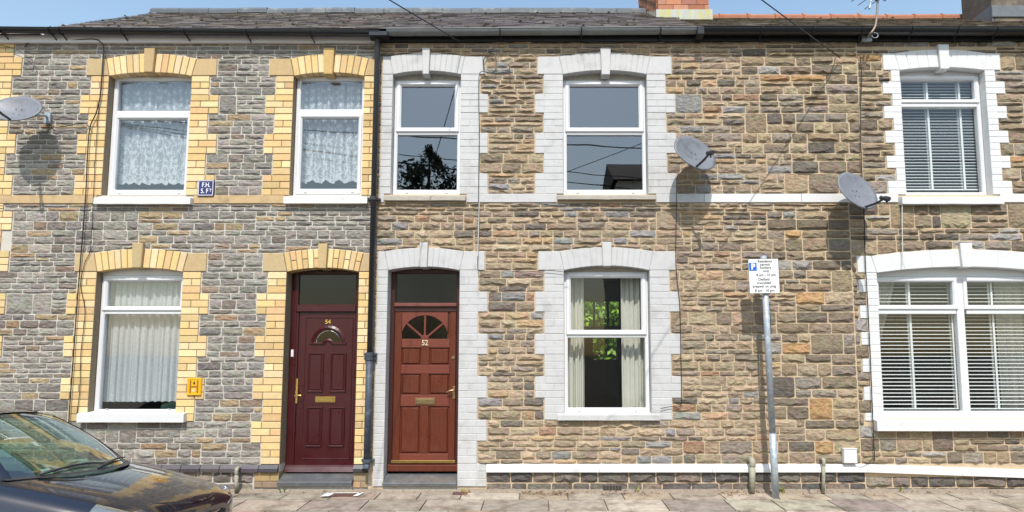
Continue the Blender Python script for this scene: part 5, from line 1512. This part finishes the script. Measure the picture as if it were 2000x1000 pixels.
vb = thing('air_brick', ((x0 + x1) / 2, -.02, UZ(955)), 'dark pierced air brick low in the wall under the ground floor window', 'vent')
MB().rect(x0, x1, UZ(957), UZ(946), -.045, .0, .004).build('body', mat('clay_vent', (.10, .08, .07), .9, .2, 20, .2), vb)
for i in range(6):
    for j in range(2):
        xx = x0 + (x1 - x0) * (i + .5) / 6; zz = UZ(957) + (UZ(946) - UZ(957)) * (.3 + .42 * j)
        MB().box(xx - .010, xx + .010, -.0465, -.044, zz - .011, zz + .011).build('hole', M_INK, vb)
# ---- aerial on the eaves of the right-hand house
ar = thing('television_aerial', U(1690, 75, -.2), 'grey television aerial on a curved mast above the black gutter', 'aerial')
m0 = U(1692, 74, -.06); ya = -.22
mast = spline([m0, U(1700, 66, ya), U(1709, 52, ya), U(1712, 35, ya), U(1714, 10, ya), U(1714, -30, ya), U(1714, -70, ya)], 6)
MB().tube(mast, .013, 12).build('mast', mat('weathered_steel', (.24, .235, .22), .5, .25, 14, .2, 40, .002, metal=.3, col2=(.30, .2, .12), c2scale=7), ar, smooth=True)
MB().obox(m0 + Vector((0, .0, 0)), (1, 0, 0), (0, 1, 0), (0, 0, 1), .06, .02, .05).build('wall_bracket', M_GALV, ar)
top = U(1713, 2, ya)
bd = Vector((-.78, -.30, .20)).normalized()
bs_, be = top + Vector((.12, .02, .02)), top + bd * .95
MB().tube([bs_, be], .011, 8).build('boom', M_GALV, ar)
el = (Vector((.72, -.55, .40))).normalized()
for i in range(9):
    p = bs_.lerp(be, .08 + .11 * i); q = .20 - .006 * i
    MB().tube([p - el * q, p + el * q], .0045, 6).build('element', M_DARKPL, ar)
MB().obox(bs_.lerp(be, .12), bd, el, bd.cross(el).normalized(), .04, .05, .025).build('junction', M_DARKPL, ar)
mst2 = MB().tube([U(1698, 17, ya - .02), U(1702, -2, ya - .02)], .014, 8); mst2.build('strut', M_GALV, ar)
MB().tube([U(1709 + 6 * math.cos(i * math.pi / 8), 69 + 5 * math.sin(i * math.pi / 8), -.24) for i in range(-5, 9)], .004, 6).build('coiled_lead', M_GALV, ar)

# ================================================================== CAR
random.seed(31)
CAR_YAW, CAR_ROLL = R(5.0), R(4.5)
car_org = Vector((-2.68, -2.34, -.165))
car = thing('parked_car', car_org, 'dark navy parked car showing its bonnet and windscreen before the grey house', 'car')
Mc = Matrix.Rotation(CAR_YAW, 4, 'Z') @ Matrix.Rotation(-CAR_ROLL, 4, 'X')
def cp(mb, name, m, parent=car, smooth=True, subsurf=0):
    r = MB(); r.f = mb.f; r.c = mb.c; r.v = [tuple(car_org + Mc @ Vector(v)) for v in mb.v]
    return r.build(name, m, parent, smooth=smooth, subsurf=subsurf)
ST = [
 (.00, [(0, .55), (.18, .55), (.34, .54), (.44, .50), (.46, .43), (.46, .33), (.42, .24)]),
 (-.05, [(0, .615), (.25, .61), (.46, .59), (.60, .55), (.64, .46), (.64, .34), (.60, .21)]),
 (-.18, [(0, .69), (.3, .685), (.55, .66), (.72, .60), (.77, .49), (.77, .36), (.72, .19)]),
 (-.45, [(0, .78), (.3, .775), (.59, .75), (.78, .68), (.835, .55), (.84, .38), (.79, .18)]),
 (-.80, [(0, .855), (.3, .85), (.62, .83), (.80, .765), (.86, .61), (.865, .40), (.81, .18)]),
 (-1.12, [(0, .915), (.3, .91), (.64, .89), (.82, .83), (.87, .66), (.875, .42), (.82, .18)]),
 (-1.45, [(0, .93), (.3, .93), (.66, .92), (.82, .87), (.875, .68), (.88, .42), (.83, .18)]),
 (-2.2, [(0, .93), (.3, .93), (.68, .93), (.83, .89), (.88, .70), (.88, .42), (.84, .18)]),
 (-3.0, [(0, .95), (.3, .95), (.67, .95), (.83, .92), (.88, .72), (.88, .42), (.83, .19)]),
 (-3.55, [(0, .96), (.3, .96), (.62, .95), (.79, .92), (.85, .72), (.85, .44), (.79, .22)]),
 (-3.80, [(0, .92), (.3, .92), (.54, .91), (.68, .87), (.74, .70), (.74, .46), (.68, .27)]),
]
def cr(p0, p1, p2, p3, t): return .5 * ((2 * p1) + (p2 - p0) * t + (2 * p0 - 5 * p1 + 4 * p2 - p3) * t * t + (3 * p1 - p0 - 3 * p2 + p3) * t ** 3)
def S(u, t):
    def prof(k, t):
        P = ST[k][1]; i = min(int(t), len(P) - 2); f = t - i
        g = lambda j: P[max(0, min(len(P) - 1, j))]
        a0 = g(i - 1) if i > 0 else (-g(1)[0], g(1)[1])
        return (cr(a0[0], g(i)[0], g(i + 1)[0], g(i + 2)[0], f), cr(a0[1], g(i)[1], g(i + 1)[1], g(i + 2)[1], f))
    k = min(int(u), len(ST) - 2); f = u - k
    ks = [max(0, min(len(ST) - 1, k + d_)) for d_ in (-1, 0, 1, 2)]
    pr = [prof(q, t) for q in ks]; xs_ = [ST[q][0] for q in ks]
    return Vector((cr(*xs_, f), cr(*[p[0] for p in pr], f), cr(*[p[1] for p in pr], f)))
def Sn(u, t):
    e = .03
    u0, u1 = max(0, u - e), min(len(ST) - 1.001, u + e); t0, t1 = max(0, t - e), min(5.999, t + e)
    n = (S(u1, t) - S(u0, t)).cross(S(u, t1) - S(u, t0))
    return -n.normalized() if n.length > 1e-9 else Vector((0, 0, 1))
def patch(u0, u1, t0, t1, nu, nv, off, side=1, rim=.0):
    vs = []
    for i in range(nu + 1):
        for j in range(nv + 1):
            u, t = u0 + (u1 - u0) * i / nu, t0 + (t1 - t0) * j / nv
            p = S(min(u, len(ST) - 1.001), min(t, 5.999)); n = Sn(min(u, len(ST) - 1.001), min(t, 5.999))
            if n.z < 0 and t < 2: n = -n
            o_ = off - (rim if rim and (i in (0, nu) or j in (0, nv)) else 0)
            p = p + n * o_
            vs.append((p.x, p.y * side, p.z))
    W = nv + 1
    fs = [(i * W + j, (i + 1) * W + j, (i + 1) * W + j + 1, i * W + j + 1) for i in range(nu) for j in range(nv)]
    if side > 0: fs = [tuple(reversed(f)) for f in fs]
    return MB().add(vs, fs)
body = MB()
for sd in (1, -1): body.merge(patch(0, len(ST) - 1.002, 0, 5.998, 60, 28, 0, sd))
front = [ST[0][1][k] for k in range(7)]
poly = [(0, y_, z_) for y_, z_ in front] + [(0, -y_, z_) for y_, z_ in reversed(front)]
poly = [tuple(S(0, k * .5)) for k in range(12)] + [tuple(S(0, 5.998))]
fc = poly + [(x_, -y_, z_) for x_, y_, z_ in reversed(poly[1:])]
body.add(fc, [tuple(range(len(fc)))])
rc = [tuple(S(len(ST) - 1.002, k * .5)) for k in range(12)] + [tuple(S(len(ST) - 1.002, 5.998))]
rc = rc + [(x_, -y_, z_) for x_, y_, z_ in reversed(rc[1:])]
body.add(rc, [tuple(reversed(range(len(rc))))])
cp(body, 'body', M_PAINT)
bon = MB(); vs = []; NU, NV = 44, 36
for i in range(NU + 1):
    for j in range(NV + 1):
        f, v = i / NU, -1 + 2 * j / NV
        xf = -.035 - .16 * abs(v) ** 2.4; xr = -.77 - .22 * v * v
        x_ = xf + (xr - xf) * (f ** 1.6)
        ym = .44 + .20 * min(1, -x_ / .85) ** .6
        y_ = v * ym
        z_ = .55 + .342 * math.sqrt(-x_ + .0005) - .062 * y_ * y_ / .36 * .9 + .012
        e = min(f, 1 - f) * NU; e2 = (1 - abs(v)) * NV / 2
        if min(e, e2) < 1: z_ -= .016
        vs.append((x_, y_, z_))
W = NV + 1
bon.add(vs, [(i * W + j, (i + 1) * W + j, (i + 1) * W + j + 1, i * W + j + 1) for i in range(NU) for j in range(NV)])
bon.f = [tuple(reversed(f_)) for f_ in bon.f]
cp(bon, 'bonnet', M_PAINT)
for sd in (1, -1):
    hl = cp(patch(1.15, 2.9, 2.6, 3.75, 14, 8, .012, sd, .011), 'headlight', M_HEADL)
    pc = S(1.9, 3.05) + Sn(1.9, 3.05) * .02; pc.y *= sd
    mb = MB(); nn = Sn(1.9, 3.05); nn.y *= sd
    mb.tube([pc - nn * .01, pc + nn * .002], .05, 18); mb.tube([pc - nn * .01, pc + nn * .005], .03, 14)
    cp(mb, 'lamp', M_CHROME, hl)
# windscreen and roof
def WB(v): # base of the screen, v in -1..1
    return Vector((-.80 - .26 * v * v,   .70 * v, .868 + .004 * v * v))
def WT(v): return Vector((-1.52 - .10 * v * v, .54 * v, 1.335 - .05 * v * v))
def RT(v): return Vector((-3.05, .54 * v, 1.38 - .05 * v * v))
def TB(v): return Vector((-3.62 + .06 * v * v, .66 * v, .97))
def quadp(f0, f1, bulge, nu=20, nv=12, v0=-1.0, v1=1.0, z=0.0, a0=0.0, a1=1.0):
    vs = []
    for i in range(nu + 1):
        v = v0 + (v1 - v0) * i / nu
        for j in range(nv + 1):
            s = a0 + (a1 - a0) * j / nv; p = f0(v).lerp(f1(v), s)
            d_ = (f1(v) - f0(v)).normalized(); n = Vector((-d_.z, 0, d_.x)); n = n if n.z > 0 else -n
            p = p + n * (bulge * 4 * s * (1 - s) + z); vs.append(tuple(p))
    W = nv + 1
    return MB().add(vs, [(i * W + j, (i + 1) * W + j, (i + 1) * W + j + 1, i * W + j + 1) for i in range(nu) for j in range(nv)])
cp(quadp(WB, WT, .03, v0=-.93, v1=.93, a0=.02, a1=.97), 'windscreen', M_GLASS_CAR)
rf = quadp(WT, RT, .05); rf.merge(quadp(WT, WT, 0))
cp(quadp(WT, RT, .05, a0=-.02), 'roof', M_PAINT)
for sd in (-1, 1):
    vs = []; n_ = 10
    for j in range(n_ + 1):
        s = j / n_
        for v in (.94, 1.0, 1.05):
            p = WB(v).lerp(WT(v), s); d_ = (WT(v) - WB(v)).normalized(); nn = Vector((-d_.z, 0, d_.x)); nn = nn if nn.z > 0 else -nn
            p = p + nn * (.03 * 4 * s * (1 - s) + (.006 if v < 1.04 else -.03)); vs.append((p.x, p.y * sd, p.z))
    cp(MB().add(vs, [(j * 3 + k, j * 3 + k + 1, j * 3 + 4 + k, j * 3 + 3 + k) for j in range(n_) for k in range(2)]), 'windscreen_pillar', M_PAINT)
    # side glass and pillars
    def side(xa, xb, m, name, dz=0):
        vs = []
        for j in range(5):
            s = j / 4
            for k in range(5):
                x_ = xa + (xb - xa) * k / 4
                tp = 1.30 - .02 * abs(x_ + 2.4); lim = min(1.0, max(.02, (-1.15 - x_) / .5)) if x_ > -1.65 else 1.0
                lim2 = min(1.0, max(.02, (x_ + 3.7) / .62)) if x_ < -3.08 else 1.0
                z_ = .90 + (tp - .90) * s * min(lim, lim2)
                y_ = .80 - .27 * (z_ - .90) / .42
                vs.append((x_, (y_ + dz) * sd, z_))
        cp(MB().add(vs, [(j * 5 + k, j * 5 + k + 1, j * 5 + 6 + k, j * 5 + 5 + k) for j in range(4) for k in range(4)]), name, m)
    side(-1.2, -2.25, M_GLASS_CAR, 'side_window'); side(-2.25, -2.37, M_PAINT, 'door_pillar', .004); side(-2.37, -3.12, M_GLASS_CAR, 'side_window'); side(-3.12, -3.62, M_PAINT, 'rear_pillar', .002)
    # roof edge
    vs = [(x_, y_ * sd, z_) for x_ in (-1.75, -2.4, -3.1) for y_, z_ in ((.525, 1.335 + (.02 if x_ == -2.4 else 0)), (.545, 1.27))]
    cp(MB().add(vs, [(0, 1, 3, 2), (2, 3, 5, 4)]), 'roof_rail', M_PAINT)
    mir = MB(); mc = Vector((-1.45, .96 * sd, .93)); mir.tube([mc + Vector((-.06, 0, 0)), mc + Vector((-.04, 0, 0)), mc + Vector((.05, 0, 0)), mc + Vector((.09, 0, 0))], [.06, .085, .08, .03], 12); mir.tube([mc, (-1.45, .84 * sd, .88)], .025, 8)
    cp(mir, 'door_mirror', M_PAINT)
cp(quadp(TB, RT, .05), 'rear_screen', M_GLASS_CAR)
cab = MB().box(-1.55, -1.30, -.68, .68, .70, .90); cab.box(-1.4, -.98, -.60, .60, .80, .875)
cp(cab, 'dashboard', M_INTERIOR, smooth=False)
for sd in (-1, 1):
    s_ = MB().box(-2.6, -2.1, sd * .36 - .24, sd * .36 + .24, .35, .55); s_.box(-2.62, -2.48, sd * .36 - .23, sd * .36 + .23, .5, 1.05); s_.box(-2.6, -2.5, sd * .36 - .12, sd * .36 + .12, 1.07, 1.22)
    cp(s_, 'front_seat', M_INTERIOR, smooth=False)
sw = MB(); sw.tube([(-1.72 + .05 * math.sin(t), -.36 + .18 * math.cos(t), .86 + .17 * math.sin(t)) for t in [2 * math.pi * i / 24 for i in range(25)]], .014, 8)
cp(sw, 'steering_wheel', M_INTERIOR)
# cowl, wipers, tax disc
cw = MB(); vs = []
for i in range(21):
    v = -1 + 2 * i / 20; b_ = WB(v); vs += [tuple(b_ + Vector((.035, 0, .0))), tuple(b_ + Vector((-.02, 0, .014)))]
cw.add(vs, [(2 * i, 2 * i + 1, 2 * i + 3, 2 * i + 2) for i in range(20)]); cp(cw, 'cowl', M_DARKPL)
for (v0, v1, s1) in ((-.15, .80, .07), (-.75, .05, .07)):
    wp = MB(); pts = []
    for i in range(9):
        f = i / 8; v = v0 + (v1 - v0) * f; s = .01 + s1 * math.sin(f * 2.6)
        d_ = (WT(v) - WB(v)).normalized(); nn = Vector((-d_.z, 0, d_.x)); nn = nn if nn.z > 0 else -nn
        pts.append(WB(v).lerp(WT(v), s) + nn * (.022 + .03 * 4 * s))
    wp.tube(pts, [.012, .011, .010, .009, .008, .008, .007, .006, .005], 6); cp(wp, 'wiper', M_DARKPL)
p = WB(-.62).lerp(WT(-.62), .08); cp(MB().obox(p + Vector((-.012, 0, -.004)), (0, 1, 0), (-.6, 0, .5), (.5, 0, .6), .04, .035, .001), 'windscreen_sticker', M_ENAMELW, smooth=False)
# grille and badge
gr = MB().add([(.012, y_ * .34, .36 + .14 * z_) for y_, z_ in ((-1, 0), (1, 0), (1.0, 1), (-1.0, 1))], [(0, 1, 2, 3)]); g_ = cp(gr, 'grille', M_INK, smooth=False)
for i in range(3):
    z_ = .39 + i * .055; pts = [(.02 - .06 * (v * v), .36 * v, z_) for v in [-1 + .2 * k for k in range(11)]]
    cp(MB().tube(pts, .011, 8), 'grille_bar', M_CHROME, g_)
cp(MB().tube([(.02, 0, .47), (.045, 0, .47)], .045, 20), 'badge', M_CHROME, g_)
lp = MB().box(.012, .022, -.26, .26, .26, .37); cp(lp, 'number_plate', M_ENAMELW, smooth=False)
for xw in (-.72, -3.1):
    for sd in (-1, 1):
        wh = hold('wheel', car, car_org + Mc @ Vector((xw, .79 * sd, .31)))
        ty = MB(); vs = []; sg_ = 28; pr = [(-.10, .20), (-.10, .285), (-.075, .305), (.075, .305), (.10, .285), (.10, .20)]
        for i in range(sg_):
            a = 2 * math.pi * i / sg_
            for (yy_, r_) in pr: vs.append((xw + r_ * math.cos(a), .80 * sd + yy_, .31 + r_ * math.sin(a)))
        q = len(pr); ty.add(vs, [(i * q + k, i * q + (k + 1) % q, ((i + 1) % sg_) * q + (k + 1) % q, ((i + 1) % sg_) * q + k) for i in range(sg_) for k in range(q)])
        cp(ty, 'tyre', M_TYRE, wh)
        rm_ = MB(); rm_.tube([(xw, sd * .86, .31), (xw, sd * .90, .31)], .06, 14)
        for k in range(5):
            a = 2 * math.pi * k / 5; rm_.tube([(xw, sd * .885, .31), (xw + .2 * math.cos(a), sd * .87, .31 + .2 * math.sin(a))], .028, 6)
        cp(rm_, 'rim', M_ALLOY, wh)
        cp(MB().tube([(xw, sd * .855, .31), (xw, sd * .886, .31)], .345, 28), 'wheel_arch', M_INK, wh)

# ================================================================== ACROSS THE ROAD (seen in the glass) AND BEHIND
def leaves(mb, c, rx_, ry_, rz_, n, size, cols, shell=.55, droop=0.0):
    for _ in range(n):
        while True:
            v = Vector((random.uniform(-1, 1), random.uniform(-1, 1), random.uniform(-1, 1)))
            if shell * shell < v.length_squared < 1: break
        k = 1 + .25 * noise.noise(v * 2.2 + Vector(c))
        p = Vector(c) + Vector((v.x * rx_, v.y * ry_, v.z * rz_)) * k
        a = Vector((random.gauss(0, 1), random.gauss(0, 1), random.gauss(0, 1) - droop)).normalized(); b = a.orthogonal().normalized()
        b = (b * math.cos(1) + a.cross(b) * math.sin(random.uniform(0, 6))).normalized(); s = size * random.uniform(.6, 1.3)
        mb.add([p - a * s, p + b * s * .45, p + a * s, p - b * s * .45], [(0, 1, 2, 3)], jit(random.choice(cols), .25))
    return mb
random.seed(77)
GRN = [(.16, .30, .015), (.20, .36, .02), (.25, .42, .03), (.10, .20, .012)]
bush = thing('garden_bush', (1.6, 9.6, 0), 'bright green leafy bush seen through the ground floor room to the garden', 'bush')
lb_ = MB()
for _ in range(70):
    leaves(lb_, (1.7 + random.uniform(-2.6, 2.6), 9.8 + random.uniform(-.6, .8), random.uniform(.3, 4.2)), .7, .6, .6, 90, .12, GRN, .3)
for _ in range(60):
    leaves(lb_, (1.85 + random.uniform(-1, 1), 9.7 + random.uniform(-.3, .8), 2.75 + random.uniform(-.9, .8)), .5, .4, .4, 110, .09, GRN, .2)
lb_.build('foliage', M_LEAF, bush)
MB().tube([(1.6, 9.7, -.3), (1.65, 9.7, 1.0), (1.5, 9.7, 2.4)], [.09, .07, .03], 8).build('trunk', M_BARK, bush)
tag(sheet('garden', -20, 20, YB + .16, 30, -.1, mat('garden_grass', (.05, .10, .02), .9, .3, 8, .3)), 'grass of the back garden', kind='structure')
# conifer mirrored in the narrow upstairs window
YT = -14.5
def mirror_pt(px, py, Y):   # where a thing at Y must stand to be mirrored at that pixel in the panes
    yp = YW + .03; return U(px, py, 2 * yp - Y)
tp = mirror_pt(838, 283, YT); tx = tp.x; tz = tp.z
tree = thing('conifer_tree', (tx, YT, 0), 'dark conifer mirrored in the pane of the narrow white-quoined upstairs window', 'tree')
CON = [(.03, .05, .015), (.045, .065, .02), (.02, .04, .012), (.06, .075, .025)]
cn = MB()
for _ in range(150):
    f = random.random() ** .8; z_ = tz - .15 - f * (tz - 1.2); rad = (.12 + 2.3 * f ** .75) * random.uniform(.55, 1.12); an = random.uniform(0, 6.28)
    c_ = Vector((tx + rad * math.cos(an), YT + rad * math.sin(an), z_))
    leaves(cn, c_, .42 * (.4 + f), .42 * (.4 + f), .24, 60, .09, CON, 0)
for k in range(40): leaves(cn, (tx + random.gauss(0, .05), YT, tz - .02 * k), .05 + .012 * k, .05 + .012 * k, .05, 8, .06, CON, 0)
for _ in range(130):
    f = random.random(); leaves(cn, (tx + random.choice((-.9, 1.2, 1.9)) + random.gauss(0, .45), YT + random.gauss(0, .6), tz - .95 - f * 3.5), .42, .42, .3, 50, .09, CON, 0)
cn.build('crown', M_LEAF, tree)
MB().tube([(tx, YT, -.3), (tx, YT, tz * .5), (tx, YT, tz - .3)], [.22, .14, .03], 10).build('trunk', M_BARK, tree)
# gable of a house mirrored in the next pane
g0 = mirror_pt(1206, 342, -15.0); 
oh = thing('opposite_house', (g0.x + 4, -17, 0), 'pale rendered house across the road mirrored in the upstairs panes', 'house')
gx0 = g0.x; gx1 = gx0 + 8.5; gz = g0.z
MB().box(gx0, gx1, -20, -15.0, -.3, gz - .25).build('wall', M_RENDER, oh)
rr = MB().add([(gx0 - .15, -14.8, gz - .25), (gx1 + .15, -14.8, gz - .25), (gx1 + .15, -17.5, gz + 1.3), (gx0 - .15, -17.5, gz + 1.3), (gx0 - .15, -20.2, gz - .25), (gx1 + .15, -20.2, gz - .25)], [(0, 1, 2, 3), (3, 2, 5, 4), (0, 3, 4), (1, 5, 2)])
rr.build('roof', M_PINE, oh)
for wx in (1.2, 4.2, 6.6):
    for wz in (1.0, 3.7):
        f_ = MB().ring(gx0 + wx, gx0 + wx + 1.1, wz, wz + 1.4, .07, -14.95, -15.02).build('window', M_UPVC, oh)
        MB().add([(gx0 + wx + .05, -14.97, wz + .05), (gx0 + wx + 1.05, -14.97, wz + .05), (gx0 + wx + 1.05, -14.97, wz + 1.35), (gx0 + wx + .05, -14.97, wz + 1.35)], [(3, 2, 1, 0)]).build('pane', M_INK, f_)
# wires across the street, mirrored in the panes
pole = thing('telegraph_pole', (-15, -10.5, 0), 'tall wooden telegraph pole across the road', 'pole')
MB().tube([(-15, -10.5, -.3), (-15, -10.5, 9.5)], [.15, .10], 12).build('shaft', M_BARK, pole)
MB().box(-15.6, -14.4, -10.55, -10.45, 9.1, 9.22).build('cross_arm', M_BARK, pole)
tag(sheet('opposite_verge', -40, 40, -40, -9.0, -.06, M_DIRT), 'bare earth beyond the opposite pavement', kind='structure')
random.seed(4)
for i, (ex, ey, ez, dsc) in enumerate(((3.0, -14.9, gz - .5, 'pale house eaves'), (14, -11.5, 6.4, 'far right'), (16, -9.6, 7.2, 'farther right'), (12, -13, 5.6, 'right, lower'), (9, -9.9, 5.9, 'nearer right'), (18, -12, 8.0, 'highest'))):
    pts = []
    p0, p1 = Vector((-15 + random.uniform(-.5, .5), -10.5, 9.15)), Vector((ex, ey, ez))
    for k in range(25): t = k / 24; pts.append(p0.lerp(p1, t) - Vector((0, 0, .5 * t * (1 - t))))
    tag(MB().tube(pts, .014, 5).build('street_wire', M_CABLE), 'thin wire mirrored across the upstairs window panes', 'wire', 'street wires mirrored in the panes')

# a rough fillet of grit where wall meets flags
random.seed(55)
fm = MB(); n_ = 260; pr = []
for i in range(n_ + 1):
    x_ = -7.6 + 15.2 * i / n_
    w_ = .045 + .04 * abs(noise.noise(Vector((x_ * 3.1, 0, 1)))) + .015 * random.random(); h_ = .016 + .016 * abs(noise.noise(Vector((x_ * 5, 3, 1))))
    pr.append([(x_, -.02, h_ + .012), (x_, -.02 - w_ * .5, h_ * .7), (x_, -.02 - w_, pave_z(-w_) - .004)])
vs = [v for a in pr for v in a]
fm.add(vs, [(3 * i + k, 3 * i + k + 1, 3 * i + 4 + k, 3 * i + 3 + k) for i in range(n_) for k in range(2)])
tag(fm.build('grit', mat('wall_foot_grit', (.26, .21, .16), .95, .4, 30, .8, 60, .01)), 'gritty dirt gathered where the wall meets the flags', 'grit', kind='stuff')

# ================================================================== LITTER AND WEEDS AT THE WALL FOOT
random.seed(14)
lt = MB(); LV = [(.30, .15, .04), (.24, .11, .035), (.36, .2, .07), (.16, .08, .04)]
def scatter(px0, px1, n, dmax=.16):
    for _ in range(n):
        x_ = random.uniform(UX(px0, 958), UX(px1, 958)); y_ = -.04 - dmax * random.random() ** 2; s = random.uniform(.008, .022)
        a = random.uniform(0, 6.28); z_ = pave_z(y_) + .004 + random.random() * .012
        dx, dy = math.cos(a) * s, math.sin(a) * s
        lt.add([(x_ - dx, y_ - dy, z_), (x_ + dy * .5, y_ - dx * .5, z_ + random.uniform(0, .012)), (x_ + dx, y_ + dy, z_), (x_ - dy * .5, y_ + dx * .5, z_ + random.uniform(0, .012))], [(0, 1, 2, 3)], jit(random.choice(LV), .2))
scatter(1020, 1110, 90); scatter(1110, 1290, 60); scatter(905, 920, 25, .3); scatter(1395, 1440, 60, .32); scatter(1440, 1530, 40); scatter(1530, 2000, 50); scatter(480, 900, 25)
tag(lt.build('leaf_litter', M_DRYLEAF), 'dry brown leaves swept along the foot of the wall', 'leaves', kind='stuff')

wd = MB()
for px, n in ((1521, 9), (1527, 6), (1240, 4), (905, 4), (1760, 5), (560, 3)):
    for _ in range(n):
        x_ = UX(px, 955) + random.gauss(0, .025); y_ = -.05 - random.random() * .04; h_ = random.uniform(.03, .09)
        a = random.uniform(0, 6.28); d_ = Vector((math.cos(a), math.sin(a) * .5 - .3, 1.6)).normalized() * h_; e = Vector((-math.sin(a), math.cos(a), 0)) * h_ * .18
        b_ = Vector((x_, y_, .0)); wd.add([b_ - e * .3, b_ + d_ * .55 - e, b_ + d_, b_ + d_ * .55 + e], [(0, 1, 2, 3)], jit(random.choice([(.16, .2, .03), (.10, .15, .025), (.25, .23, .05)]), .2))
tag(wd.build('weeds', M_LEAF), 'small weeds sprouting at the foot of the wall', 'weeds', kind='stuff')
